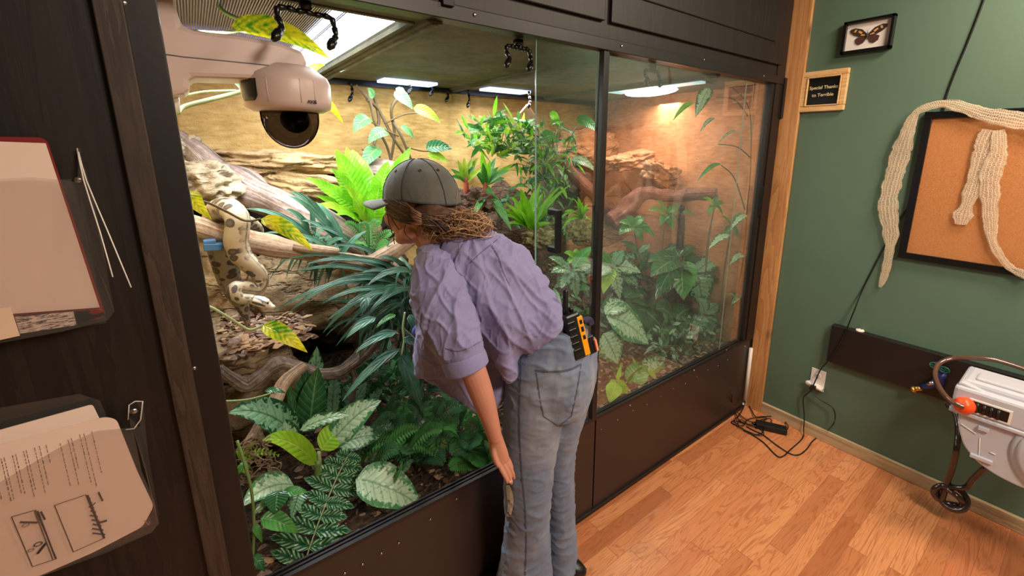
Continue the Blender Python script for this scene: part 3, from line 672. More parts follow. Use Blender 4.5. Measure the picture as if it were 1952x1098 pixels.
# butterfly
a=wy(1613,41);b=wy(1699,93); y0,y1=a.y,b.y; z1,z0=wy(1656,36).z,wy(1656,98).z
BF=thing('butterfly_frame','small black shadow-box frame with a mounted butterfly high on the green wall','picture frame',(W,(y0+y1)/2,z0))
m=MB(); f_=.012
for q in((y0,y0-f_,z0,z1),(y1+f_,y1,z0,z1),(y0,y1,z0,z0+f_),(y0,y1,z1-f_,z1)): wbox(m,q[0],q[1],q[2],q[3],0,.030)
m.build('frame','sign_black',BF,smooth=False,bevel=.001)
m=MB(); wbox(m,y0-f_,y1+f_,z0+f_,z1-f_,.004,.012); m.build('mat_board','white_plastic',BF,smooth=False)
yc,zc=(y0+y1)/2,(z0+z1)/2; hw=(y0-y1)/2*.72
bx=W-.016
def wing(m,pts): 
    m.prism([(bx,yc-p[0]*hw,zc+p[1]*hw) for p in pts],(.002,0,0))
def sym(m,pts):
    wing(m,pts); wing(m,[(-x,y) for x,y in reversed(pts)])
m=MB(); sym(m,[(.06,.12),(.35,.42),(.75,.55),(1.0,.50),(1.0,.34),(.78,.14),(.45,-.02),(.08,-.02)]); fw=m.build('forewing',simple('wing_dark',(52,30,22),.7,var=.3),BF,smooth=False)
m=MB(); sym(m,[(.05,.0),(.45,-.04),(.66,-.12),(.62,-.38),(.42,-.52),(.2,-.44),(.06,-.2)]); m.build('hindwing',M['wing_dark'] if 'wing_dark' in M else simple('wing_brown',(70,42,28),.7,var=.3),BF,smooth=False)
bx=W-.0165; m=MB(); sym(m,[(.3,.24),(.5,.36),(.56,.28),(.36,.12)]); sym(m,[(.62,.44),(.74,.46),(.80,.30),(.70,.28)]); sym(m,[(.12,.04),(.32,.12),(.4,.03),(.14,-.0)]); m.build('wing_marking',simple('wing_orange',(206,150,84),.7),fw,smooth=False)
m=MB(); m.tube([(W-.019,yc,zc+.2*hw),(W-.019,yc,zc),(W-.018,yc,zc-.3*hw)],[.0015,.003,.0012],8); m.tube([(W-.019,yc,zc+.2*hw),(W-.019,yc+.006,zc+.42*hw)],.0004,4); m.tube([(W-.019,yc,zc+.2*hw),(W-.019,yc-.006,zc+.42*hw)],.0004,4); m.build('butterfly_body','ink',BF)
# plaque
y0=wy(1532,139).y+.0; y1=wy(1621,129).y; z1=wy(1575,134).z; z0=wy(1570,212).z
PQ=thing('plaque','light wood framed plaque reading Special Thanks to Terrible on the green wall','plaque',(W,(y0+y1)/2,z0))
m=MB(); f_=.026
for q in((y0,y1,z0,z0+f_),(y0,y1,z1-f_,z1)): wbox(m,q[0],q[1],q[2],q[3],.0,.020)
for q in((y0,y0-f_,z0+f_,z1-f_),(y1+f_,y1,z0+f_,z1-f_)): wbox(m,q[0],q[1],q[2],q[3],0,.0195)
m.build('frame','frame_wood',PQ,smooth=False,bevel=.004)
m=MB(); f_=.026
for q in((y0-f_,y1+f_,z0+f_,z0+f_+.006),(y0-f_,y1+f_,z1-f_-.006,z1-f_),(y0-f_,y0-f_-.006,z0+f_,z1-f_),(y1+f_+.006,y1+f_,z0+f_,z1-f_)): wbox(m,q[0],q[1],q[2],q[3],0,.023)
m.build('inner_lip','frame_wood',PQ,smooth=False,bevel=.002)
m=MB(); wbox(m,y0-.03,y1+.03,z0+.03,z1-.03,.002,.011); pl=m.build('face_plate','sign_black',PQ,smooth=False)
def serif_text(s,zc_,size):
    text_obj('lettering',s,(W-.0125,(y0+y1)/2,zc_),size,(0,-1,0),(0,0,1),'sign_gold',pl,bold=.0002,ext=.0004)
serif_text('Special Thanks',(z0+z1)/2+.017,.0215); serif_text('to Terrible',(z0+z1)/2-.018,.0215)
# cork board
y0,z1,z0=-.598,1.700,1.063; y1=-1.55
CK=thing('cork_board','large black framed cork board hung on the green wall','cork board',(W,-1.0,z0))
f_=.028; m=MB()
for q in((y0,y1,z0,z0+f_),(y0,y1,z1-f_,z1),(y0,y0-f_,z0+f_,z1-f_),(y1+f_,y1,z0+f_,z1-f_)): wbox(m,q[0],q[1],q[2],q[3],.001,.022)
m.build('frame','sign_black',CK,smooth=False,bevel=.002)
m=MB(); wbox(m,y0-f_,y1+f_,z0+f_,z1-f_,.002,.012)
t=NT('cork'); n=t.noise(t.coord(),180,4,.7); n2=t.noise(t.coord(),4,2)
corkm=t.done(t.bsdf(Base_Color=t.mix(n2,t.ramp(n,[(.35,S((150,92,48))),(.6,S((192,128,74)))]),S((184,122,70))),Roughness=.9,Normal=t.bump(n,.3,.002)))
m.build('cork_sheet',corkm,CK,smooth=False)
# shed skins
def t_shed():
    t=NT('shed_skin'); uv=t.n('ShaderNodeMapping',None,Vector=t.n('ShaderNodeUVMap').outputs[0],Scale=(1,1,1)).outputs[0]
    vo=t.vor(uv,1.0,'DISTANCE_TO_EDGE',rand=.35); e=t.ramp(vo,[(.06,1.0),(.22,.0)]); n=t.noise(t.coord(),30,3)
    col=t.mix(n,S((246,226,196)),S((222,196,160)))
    d=t.bsdf(Base_Color=col,Roughness=.5,Normal=t.bump(e,.6,.003)); tr=t.n('ShaderNodeBsdfTransparent')
    f=t.math('ADD',t.math('MULTIPLY',e,.5),t.math('MULTIPLY',n,.42)); f=t.math('MINIMUM',f,1.0)
    return t.done(t.n('ShaderNodeMixShader',None,i0=f,i1=tr.outputs[0],i2=d.outputs[0]))
M['shed']=t_shed()
def shed(name,paths,label):
    m=MB()
    for path in paths:
        pts=spline(path,10); n=len(pts); L=0; prev=None; P3=[]
        for i,(x,y,w_,d_) in enumerate(pts):
            p=PX(x,y,W-d_); P3.append(p)
        Ls=[0]
        for i in range(1,n): Ls.append(Ls[-1]+(P3[i]-P3[i-1]).length)
        nv=14; b=len(m.v)
        for i in range(n):
            t_=(P3[min(i+1,n-1)]-P3[max(i-1,0)]).normalized(); wd=t_.cross(V((-1,0,0))).normalized(); w_=pxm(P3[i],pts[i][2])/2
            w_*=1+.30*noise.noise(V((Ls[i]*22,3,1)))+.14*noise.noise(V((Ls[i]*70,5,1)))
            for j in range(nv):
                a_=2*math.pi*j/nv; cr=.0025*noise.noise(P3[i]*70+V((j*.9,0,0)))+.002*math.sin(j*2.1+Ls[i]*40)
                q=P3[i]+wd*math.cos(a_)*w_+V((-1,0,0))*(math.sin(a_)*.003+cr*.8+.004)
                m.vert(q,(Ls[i]*150+.3*j,min(j,nv-j)*1.15))
        for i in range(n-1):
            for j in range(nv): k_=(j+1)%nv; m.face(b+i*nv+j,b+i*nv+k_,b+(i+1)*nv+k_,b+(i+1)*nv+j)
    return tag(m.build(name,'shed'),label,'shed skin')
shed('shed_skin',[[(1678,547,5,.012),(1686,525,14,.012),(1695,485,14,.014),(1698,440,26,.016),(1693,395,32,.02),(1698,362,28,.02),(1712,310,32,.02),(1726,265,26,.03),(1742,222,16,.034),(1760,207,13,.036),(1800,198,16,.036),(1840,206,20,.036),(1880,219,26,.036),(1930,228,30,.036),(1990,240,30,.036)]],'long pale shed snake skin draped over the top left corner of the cork board')
shed('shed_skin',[[(1893,248,34,.024),(1880,275,34,.024),(1866,320,26,.022),(1852,365,24,.022),(1842,395,20,.022),(1836,410,30,.022),(1832,428,16,.022)],
 [(1904,248,18,.030),(1903,290,26,.030),(1889,330,32,.028),(1887,380,26,.024),(1889,430,20,.024),(1893,462,14,.026),(1910,492,12,.026),(1932,514,14,.028),(1965,526,20,.03)]],'folded pale shed snake skin pinned to the middle of the cork board')
# black shelf box
a=PX(1591,614,W-.04);b=PX(1583,685,W-.04); z1=.668;z0=.468;y0=-.392
m=MB(); wbox(m,y0,-1.45,z0,z1,0,.040)
SB=tag(m.build('mounting_board','black_metal',smooth=False,bevel=.002),'long dark mounting board fixed low on the green wall beside the outlet','board')
c=PX(1641,621,W-.02); 
ND=thing('wall_plug','small white plug lying prongs up on top of the dark mounting board','plug',(c.x,c.y,z1))
m=MB(); m.lathe((W-.02,c.y,z1+.0005),[(.017,0),(.019,.004),(.016,.009),(.008,.011)],20); m.build('plug_body','white_plastic',ND)
for s_ in(-1,1): m=MB(); m.box((W-.02,c.y+.006*s_,z1+.018),(.006,.0022,.016)); m.build('prong','steel',ND,smooth=False)
# outlet
a=PX(1548,700,W-.004); y0=a.y; z1=a.z; y1=y0-.07; z0=z1-.118
OU=thing('wall_outlet','white duplex wall outlet on the green wall above the baseboard','outlet',(W,(y0+y1)/2,z0))
m=MB(); wbox(m,y0,y1,z0,z1,0,.006); m.build('cover_plate','white_plastic',OU,smooth=False,bevel=.002)
yc=(y0+y1)/2
m=MB(); m.lathe((W-.006,yc,z1-.036),[(.016,0),(.0155,.002)],24,(-1,0,0)); so=m.build('socket','white_plastic',OU)
m=MB(); [m.box((W-.0085,yc+.006*s_,z1-.033),(.001,.002,.008)) for s_ in(-1,1)]; m.ball((W-.0085,yc,z1-.044),(.001,.003,.003),8,6); m.build('socket_slot','ink',so,smooth=False)
AD=thing('plug_adapter','rounded white plug-in adapter in the lower outlet socket','adapter',(W-.02,yc,z0+.03))
m=MB(); m.tube([(W-.018,yc+.036,z0+.034),(W-.018,yc-.036,z0+.022)],.019,20,flat=.6); m.build('adapter_body','white_plastic',AD)
m=MB(); m.lathe((W-.030,yc+.034,z0+.034),[(.014,0),(.012,.004),(.004,.006)],20,(-1,0,0)); m.build('sensor_eye','white_plastic',AD)
PG=MB(); PG.box((W-.038,yc+.004,z0+.026),(.022,.026,.018)); PG.box((W-.046,yc+.012,z0+.018),(.012,.016,.014)); PG=tag(PG.build('black_plug','black_rubber',smooth=False,bevel=.003),'black power plug pushed into the white adapter','plug')
# cables
def cable(name,pts,r_,label,group=None,mat='black_rubber',cat='cable',n=8):
    m=MB(); m.tube([V(p) for p in spline(pts,n)],r_,8); return tag(m.build(name,mat),label,cat,group)
WX=W-.006
cable('power_cable',[PX(x,y,WX) for x,y in((1882,-20),(1872,10),(1845,80),(1820,140),(1802,192),(1790,260),(1760,350),(1720,410),(1692,458),(1668,505))]+[PX(1645,550,WX),PX(1625,600,W-.044),PX(1606,645,W-.047),PX(1583,683,W-.048),PX(1566,702,W-.02),PX(1556,722,W-.04),PX(1549,738,W-.05)],.0032,'black power cable running down the green wall behind the cork board to the outlet')
zf=.006
def q_(pts): return [ (PX(x,y,W-d_) if d_>=0 else PZ(x,y,zf)) for x,y,d_ in pts]
cable('adapter_cable',q_([(1549,742,.045),(1540,750,.04),(1531,760,.03),(1533,791,.03),(1532,818,.04),(1530,835,-1),(1507,857,-1),(1492,870,-1),(1480,868,-1),(1455,843,-1),(1430,826,-1),(1414,816,-1),(1395,806,-1),(1402,802,-1),(1425,808,-1),(1445,812,-1)]),.003,'black cable dropping straight from the outlet then looping over the floor','loose black cables on the floor')
cable('adapter_cable',q_([(1547,747,.045),(1567,764,.04),(1587,777,.04),(1592,796,.04),(1586,812,.05),(1570,826,-1),(1550,840,-1),(1537,857,-1),(1522,867,-1),(1505,864,-1),(1480,848,-1),(1455,829,-1),(1440,822,-1),(1423,813,-1)]),.003,'black cable bulging right from the outlet then looping over the floor','loose black cables on the floor')
def fl(pts,z=.006): return [PZ(x,y,z+rnd(0,.012)) for x,y in pts]
cable('adapter_cable',[P(1396,746,-.008),P(1395,760,-.012)]+fl([(1398,778),(1404,792),(1412,803),(1436,812),(1455,815),(1452,826),(1436,828),(1418,820)]),.003,'black cable coming out of the brown base panel hole','loose black cables on the floor')
cable('adapter_cable',[P(1408,762,-.010)]+fl([(1420,762),(1432,780),(1440,794),(1455,794),(1475,794),(1492,800),(1502,812),(1500,820)]),.003,'black cable arching from the white strip to the right end of the power brick','loose black cables on the floor')
cable('adapter_cable',fl([(1405,785),(1418,797),(1436,805),(1452,800),(1468,798),(1470,806),(1455,812),(1430,810),(1412,800),(1408,812),(1430,824),(1448,830),(1456,826),(1444,816)]),.0026,'tangled black cable bundled left of the power brick','loose black cables on the floor')
cable('adapter_cable',[V((2.43,-.012,.065)),V((2.425,-.02,.03))]+fl([(1409,792),(1400,800),(1402,806),(1416,812),(1425,800),(1442,796),(1462,797),(1450,806)]),.0026,'black cable looping at the terrarium corner','loose black cables on the floor')
a=PZ(1440,808,.016);b=PZ(1500,822,.016); c=(a+b)/2; ang_=math.atan2((b-a).y,(b-a).x)
BR=thing('power_brick','black rectangular power adapter lying among cables on the floor','power adapter',(c.x,c.y,0))
m=MB(); m.box((c.x,c.y,.018),((b-a).length,.052,.032),Matrix.Rotation(ang_,3,'Z')); m.build('adapter_case','black_rubber',BR,smooth=False,bevel=.006)
m=MB(); m.tube([c-(b-a)*.5,c-(b-a)*.62],[.007,.004],8); m.build('strain_relief','black_rubber',BR)
# hose reel
xf=2.13
def rx(px,py,d=0): return PX(px,py,xf+d)
A=rx(1826,727); 
HR=thing('hose_reel','grey plastic hose reel box with an orange hose stopper at the right edge','hose reel',(xf+.1,A.y-.15,A.z-.2))
prof=[(1826,724),(1880,750),(1960,787),(2060,832),(2080,960),(1990,946),(1945,930),(1900,908),(1862,882),(1836,850),(1826,815)]
pv=[rx(x,y) for x,y in prof]; 
for p in pv: p.y=min(p.y,pv[0].y+.002)
m=MB(); m.prism(rounded(pv,.02),(.20,0,0)); m.build('reel_case','grey_plastic',HR,smooth=False,bevel=.012)
zt=A.z; yL=A.y
def tr(px,py,d=0): return rx(px,py,d)
m=MB(); m.box2((xf-.012,yL+.004,zt-.105),(xf+.03,yL-.36,zt-.012)); sh=m.build('top_shell','grey_plastic',HR,smooth=False,bevel=.010)
m=MB(); m.box2((xf+.02,yL-.01,zt-.03),(xf+.19,yL-.36,zt+.008)); m.build('lid_panel','grey_plastic',HR,smooth=False,bevel=.012)
m=MB(); m.box2((xf+.06,yL-.055,zt+.0075),(xf+.10,yL-.33,zt+.012)); m.build('lid_groove','grey_plastic_dark',HR,smooth=False,bevel=.003)
m=MB(); m.box2((xf+.045,yL-.04,zt+.006),(xf+.115,yL-.35,zt+.018)); m.build('carry_handle','grey_plastic',HR,smooth=False,bevel=.006)
# slot and rollers
a=rx(1852,757,-.013);b=rx(1921,812,-.013)
m=MB(); m.box2((xf-.015,a.y,b.z+.008),(xf+.0,b.y,a.z-.008)); sl=m.build('hose_slot','sign_black',HR,smooth=False,bevel=.004)
m=MB(); m.box2((xf-.0145,a.y+.004,b.z+.004),(xf-.011,b.y-.004,a.z-.004)); m.build('slot_bezel','white_plastic',HR,smooth=False,bevel=.004)
for i in range(4): m=MB(); yy=a.y-.02-i*.018; m.tube([(xf-.017,yy,b.z+.012),(xf-.017,yy,a.z-.014)],.005,8); m.build('roller','black_rubber',sl)
m=MB()
dc=rx(2050,905); 
for r0,dd in((.15,.0),(.135,.010)): m.lathe((xf+.001,dc.y,dc.z+.02),[(r0,0),(r0,.008+dd),(r0-.012,.012+dd),(.001,.012+dd)],40,(-1,0,0))
m.build('drum_cover','grey_plastic',HR)
for (x0,y0_,x1,y1_) in((1832,808,1860,827),(1887,862,1898,867)):
    m=MB(); a_=rx(x0,y0_,-.002);b_=rx(x1,y1_,-.002); m.tube([a_,b_],.0022,6); m.build('ridge','white_plastic',HR)
m=MB(); m.tube([rx(1868,835,-.002),rx(1866,870,-.002),rx(1870,884,-.002)],.0015,6); m.build('ridge','white_plastic',HR)
m=MB(); m.box2((xf-.016,yL+.006,zt-.118),(xf+.02,yL-.36,zt-.103)); m.build('shell_lip','grey_plastic',HR,smooth=False,bevel=.004)
a_=rx(1856,868,-.004); m=MB(); m.box(a_+V((0,-.02,-.002)),(.012,.06,.016)); m.build('latch_tab','grey_plastic',HR,smooth=False,bevel=.003)
m=MB(); m.box(rx(1875,818,-.006),(.014,.03,.016)); m.build('latch_tab','grey_plastic',HR,smooth=False,bevel=.003)
oc=rx(1842,776,-.03)
OS=thing('hose_stopper','round orange stopper on the hose at the slot of the grey reel','hose stopper',oc)
m=MB(); m.lathe(oc+V((.022,-.008,0)),[(.012,0),(.024,.002),(.030,.012),(.030,.030),(.024,.042),(.012,.046),(.0095,.047)],28,(-.75,.6,.05)); m.build('stopper_ball','orange_plastic',OS)
m=MB(); m.lathe(oc+V((-.012,.02,0)),[(.0095,0),(.013,.0),(.013,.006),(.009,.008)],20,(-.75,.6,.05)); m.build('collar','orange_plastic',OS)
def hx(pts): return [PX(x,y,xx) for x,y,xx in pts]
cable('reel_hose',hx([(1838,776,xf-.05),(1815,766,xf-.05),(1795,745,xf),(1783,718,xf+.08),(1788,696,xf+.14),(1812,684,xf+.18),(1850,682,xf+.2),(1900,687,xf+.22),(1960,706,xf+.24),(2030,735,xf+.26)]),.009,'brown rubber hose arching over the grey reel from the orange stopper',None,'hose_brown' if 'hose_brown' in M else simple('hose_brown',(92,62,48),.18,coat=.6),'hose')
hd=simple('hose_dark',(52,38,32),.18,coat=.6)
xk=2.30
kc=PX(1811,947,xk); kr=.050
pts=hx([(1806,772,W-.06),(1818,782,W-.08),(1826,810,W-.12),(1824,850,xk),(1816,890,xk),(1804,925,xk),(1795,952,xk-.01)])
for i in range(34):
    a_=-2.5+i*math.pi*2/12; q=1+.16*math.sin(a_*.5+1); pts.append(kc+V((-.004+.015*math.sin(a_*1.5),-kr*.92*math.cos(a_)*q,kr*.78*math.sin(a_)*q)))
pts+=hx([(1838,930,xk),(1856,912,xk),(1878,893,xf+.14),(1900,880,xf+.16)])
cable('hose',pts,.0112,'dark brown hose knotted in a coil below the reel',None,hd,'hose',6)
# valve manifold
VL=thing('water_valve','blue brass water valve with green handwheels on the dark mounting board','valve',PX(1785,715,W-.05))
xv=W-.06
def blobline(m,pts,r_): m.tube([PX(x,y,xx) for x,y,xx in pts],r_,12)
m=MB(); blobline(m,[(1758,740,xv),(1740,742,xv)],[.011,.012]); blobline(m,[(1745,742,xv-.001),(1740,743,xv)],[.015,.015]); m.build('brass_outlet','brass',VL)
m=MB(); blobline(m,[(1756,738,xv),(1775,735,xv),(1790,722,xv),(1800,712,xv)],[.012,.015,.014,.012]); blobline(m,[(1788,690,xv),(1792,715,xv),(1795,740,xv)],[.010,.014,.012]); blobline(m,[(1785,735,W-.041),(1785,735,xv)],.012); m.build('valve_body','blue_paint',VL)
m=MB(); blobline(m,[(1768,733,xv-.006),(1780,729,xv-.01)],.009); m.build('silver_fitting','steel',VL)
for px,py in((1782,697),(1800,705)):
    c_=PX(px,py,xv-.022); m=MB(); m.tube([c_+V((.002*math.sin(i),.017*math.cos(i*.55),.012*math.sin(i*.55))) for i in range(13)],.0035,6)
    for i in range(4): m.tube([c_,c_+V((0,.017*math.cos(i*1.57),.012*math.sin(i*1.57)))],.002,5)
    m.tube([c_,c_+V((.03,0,-.008))],.004,6); m.build('handwheel','green_paint',VL)
# ================================================================ SUBSTRATE AND ROCK WORK
def soil_h(x,y):
    h=.40+.10*max(0,min(1,(y-.25)/.9))+.03*noise.noise(V((x*3,y*3,1)))
    d1=((x-1.55)/.55)**2+((y-1.0)/.38)**2
    h+=.42*math.exp(-d1*1.6)
    h+=.30*math.exp(-(((x-.95)/.40)**2+((y-1.05)/.30)**2)*1.5)
    h+=.20*math.exp(-(((x-2.2)/.30)**2+((y-1.0)/.35)**2)*1.5)
    e=max(0,min(1,(y-.03)/.10)); return h*e+.405*(1-e)
m=MB()
def sf(u_,v_):
    x=TX0+.002+(TX1-TX0-.004)*u_; y=.035+(TD-.05)*v_
    return (x,y,soil_h(x,y)+.010*noise.noise(V((x*22,y*22,0)))),(u_,v_)
m.grid(160,90,sf); b=len(m.v)
tag(m.build('soil','soil',solid=.02),'dark brown planting soil filling the terrarium floor','soil',None,'stuff')
def chips(name,n,region,mats,label,zfun,size=(.012,.04)):
    m=MB()
    for i in range(n):
        x,y=region(); z=zfun(x,y)+.004; L=rnd(*size); a_=rnd(0,6.3); d_=V((math.cos(a_),math.sin(a_),rnd(-.3,.4))).normalized(); sdv=d_.cross(UP).normalized()*L*rnd(.15,.45)
        c=V((x,y,z+rnd(0,.01))); m.cur=random.randrange(len(mats)); b=len(m.v)
        bend=UP*rnd(-.004,.008)
        for p in(c-d_*L/2-sdv*.6,c-d_*L/2+sdv*.5,c-sdv*1.1+bend,c+sdv+bend,c+d_*L/2-sdv*.4,c+d_*L/2+sdv*.3): m.vert(p)
        m.face(b,b+2,b+3,b+1); m.face(b+2,b+4,b+5,b+3)
    return tag(m.build(name,mats,smooth=False,solid=.0015),label,name.replace('_',' '),None,'stuff')
chips('leaf_litter',2600,lambda:(rnd(0,2.38),.05+.9*random.random()**1.5),['litter','litter_pale','bark_dark'],'brown bark chips and dry leaf litter strewn over the soil',soil_h)
def ico(sub):
    import bmesh
    bm=bmesh.new(); bmesh.ops.create_icosphere(bm,subdivisions=sub,radius=1); v=[x.co.copy() for x in bm.verts]; f=[[q.index for q in g.verts] for g in bm.faces]; bm.free(); return v,f
ICO=ico(5)
def rock(c,size,mat,label,rot=(0,0,0),amp=.35,fr=1.6,strata=.0,seed=0,group=None,name='rock',boxy=.0):
    m=MB(); R_=(Matrix.Rotation(rot[2],3,'Z')@Matrix.Rotation(rot[1],3,'Y')@Matrix.Rotation(rot[0],3,'X')); sz=V(size)/2
    for v in ICO[0]:
        p=v.copy()
        if boxy:
            mx=max(abs(p.x),abs(p.y),abs(p.z)); p=p.lerp(p/mx*.85,boxy)
        n1=noise.noise(p*fr+V((seed,0,0))); n2=noise.noise(p*fr*2.7+V((0,seed,0))); n3=1-abs(noise.noise(p*fr*5+V((0,0,seed))))
        k_=1+amp*n1+amp*.5*n2+amp*.18*(n3-.7)
        if strata: k_+=strata*(.5-abs(((p.z*2.6+n2*.6)%1)-.5))
        p=p*k_; m.v.append(V(c)+R_@V((p.x*sz.x,p.y*sz.y,p.z*sz.z))); m.uv.append((v.x,v.z))
    for q in ICO[1]: m.face(*q)
    o=m.build(name,mat); return tag(o,label,'rock' if name=='rock' else name.replace('_',' '),group)
M['hollow_shade']=rockmat('hollow_shade',(18,13,10),(34,25,19),(58,44,34))  # near-black colour carries the shade of the hollow under the ledge
def rk(px,py,y,wpx,hpx,dep_,mat,label,**k):
    c=P(px,py,y); return rock(c,(pxm(c,wpx),dep_,pxm(c,hpx)),mat,label,**k)
rk(535,310,1.18,215,44,.26,'rock_tan','long flat tan rock ledge jutting from the back wall above the grey root',amp=.28,strata=.25,seed=1,boxy=.5,rot=(0,.05,0))
rk(590,355,1.16,170,60,.24,'rock_tan','wedge of tan rock hanging below the long flat ledge',amp=.35,strata=.2,seed=4,boxy=.4,rot=(0,.25,0))
rk(388,352,1.0,110,80,.3,'rock_grey','jagged pale rock under the grey root at the far left',amp=.4,strata=.2,seed=8,boxy=.5)
rk(352,300,1.22,70,90,.2,'rock_grey','rough crust of rock in the upper left corner of the terrarium',amp=.5,seed=9)
rk(590,545,.95,215,165,.30,'rock_shade','big smooth beige boulder under the horizontal branch',amp=.25,seed=12,boxy=.3)
rk(425,520,1.12,120,190,.2,'rock_tan','tan boulder behind the snake at the left end wall',amp=.3,seed=14,boxy=.3)
rk(455,655,.78,170,70,.50,'rock_shade','flat beige rock shelf carrying dry bark below the snake',amp=.22,strata=.15,seed=17,boxy=.6)
rk(470,770,.72,190,140,.42,'rock_shade','broad beige rock foot behind the silver leaf plants at lower left',amp=.3,strata=.2,seed=21,boxy=.5)
rk(1120,283,1.15,150,62,.2,'rock_orange','reddish tan rock on the back wall right of the fern bush',amp=.35,strata=.25,seed=23,boxy=.5)
rk(1205,306,.80,130,34,.16,'rock_orange','thin reddish ledge reaching toward the right side',amp=.3,strata=.2,seed=25,boxy=.5,rot=(0,-.12,0))
rk(1262,337,.56,100,50,.14,'rock_orange','pitted reddish rock lump above the right branch',amp=.4,seed=27,boxy=.4,rot=(0,.3,0))
rk(960,480,1.10,200,220,.4,'cork_bark','dark cork mound behind the visitor\'s back',amp=.3,seed=31,name='cork_mound')
rk(1150,500,.98,160,260,.3,'rock_orange','shaded reddish rock wall behind the right hand foliage',amp=.3,strata=.2,seed=33,boxy=.4)
rk(1085,360,1.15,110,90,.3,'cork_bark','dark cork lump under the fern bush',amp=.35,seed=35,name='cork_lump')
rk(690,560,1.15,240,200,.3,'cork_bark','dark cork bank behind the bamboo leaves',amp=.3,seed=37,name='cork_bank')
rk(590,415,1.20,360,150,.16,'hollow_shade','bark slab painted dark as the shade of the hollow behind the upper grey root',amp=.3,seed=39,name='bark_slab')
# bark litter on left shelf
def shelf_pt():
    q=P(rnd(420,600),rnd(628,700),.62); return q.x,rnd(.52,.85)
c_=P(470,640,.7)
chips('bark_litter',420,lambda:(rnd(c_.x-.07,c_.x+.2),rnd(.50,.92)),['litter','litter_pale','bark_dark'],'heap of flaky bark pieces on the beige rock shelf below the snake',lambda x,y:P(470,655,.7).z+.035+.012*noise.noise(V((x*9,y*9,0))),(.015,.05))
# ---------------------------------------------------------------- branches
def branch(path,mat,label,name='branch',cat='branch',rough=.35,seg=18,rs=14,parts=(),group=None):
    m=MB(); P3=[];R3=[]
    for x,y,yy,w_ in spline(path,8):
        p=P(x,y,yy); P3.append(p); R3.append(pxm(p,w_)/2)
    m.tube(P3,R3,seg,rough=rough,rs=rs)
    for sub in parts:
        Q=[];S_=[]
        for x,y,yy,w_ in spline(sub,8):
            p=P(x,y,yy);Q.append(p);S_.append(pxm(p,w_)/2)
        m.tube(Q,S_,12,rough=rough,rs=rs)
    return tag(m.build(name,mat),label,cat,group)
branch([(340,265,1.22,34),(375,290,1.15,44),(430,335,1.08,58),(500,375,.98,66),(570,410,.88,60),(640,440,.8,48),(700,475,.75,40),(760,510,.7,34)],'bark_grey','thick grey weathered root sloping down from the upper left corner','root','root',.4,22,9,
   parts=[[(655,345,1.1,30),(690,325,1.1,40),(740,330,1.1,44),(790,345,1.1,40)]])
branch([(355,425,.50,38),(400,440,.50,42),(450,455,.50,46),(520,470,.50,42),(590,482,.50,36),(650,497,.48,34),(700,503,.46,34),(730,490,.46,32),(770,465,.46,30),(815,430,.50,26)],'bark_tan','long pale horizontal branch the snake hangs over','branch','branch',.28,20,14,
   parts=[[(560,468,.47,20),(600,475,.45,18),(645,480,.44,14)]])
branch([(418,700,.42,18),(440,718,.42,22),(470,735,.42,24),(500,715,.42,26),(530,692,.42,24),(560,697,.42,22),(600,712,.42,24),(640,712,.42,24),(670,695,.43,26),(700,668,.46,30),(722,640,.5,30)],'bark_dark','thin twisting grey branch across the lower left','branch','branch',.35,14,22,
   parts=[[(668,700,.42,14),(676,720,.41,14),(672,745,.40,13),(670,775,.39,12)]])
branch([(578,700,.41,22),(560,712,.39,24),(540,735,.36,24),(522,770,.33,22),(500,800,.31,22),(478,835,.28,18)],'bark_tan','short whitish branch angling down to the left below the twisting branch','branch','branch',.35,14,22,
   parts=[[(480,828,.28,16),(468,850,.26,10),(462,870,.25,6)],[(490,820,.29,12),(505,850,.27,8),(520,885,.26,4)]])
branch([(1068,300,1.0,20),(1100,340,.95,24),(1140,375,.9,26),(1165,405,.86,26),(1185,425,.82,24)],'bark_red','reddish brown root slanting behind the black center post','root','root',.3,14,14)
branch([(1165,425,.62,34),(1190,405,.60,34),(1212,380,.58,32),(1235,368,.52,26),(1270,374,.44,24),(1320,370,.32,24),(1366,368,.22,24)],'bark_red','gnarled reddish branch reaching right under the heat lamp','branch','branch',.4,16,18)
# ---------------------------------------------------------------- blue clip
c=P(406,470,.46); tB=MB(); tB.box(c,(.045,.03,.022),Matrix.Rotation(.1,3,'Y')); tB.box(c+V((-.006,0,.016)),(.030,.028,.012)); tag(tB.build('blue_clip','blue_plastic',smooth=False,bevel=.003),'small blue plastic clip on the branch left of the snake','clip')
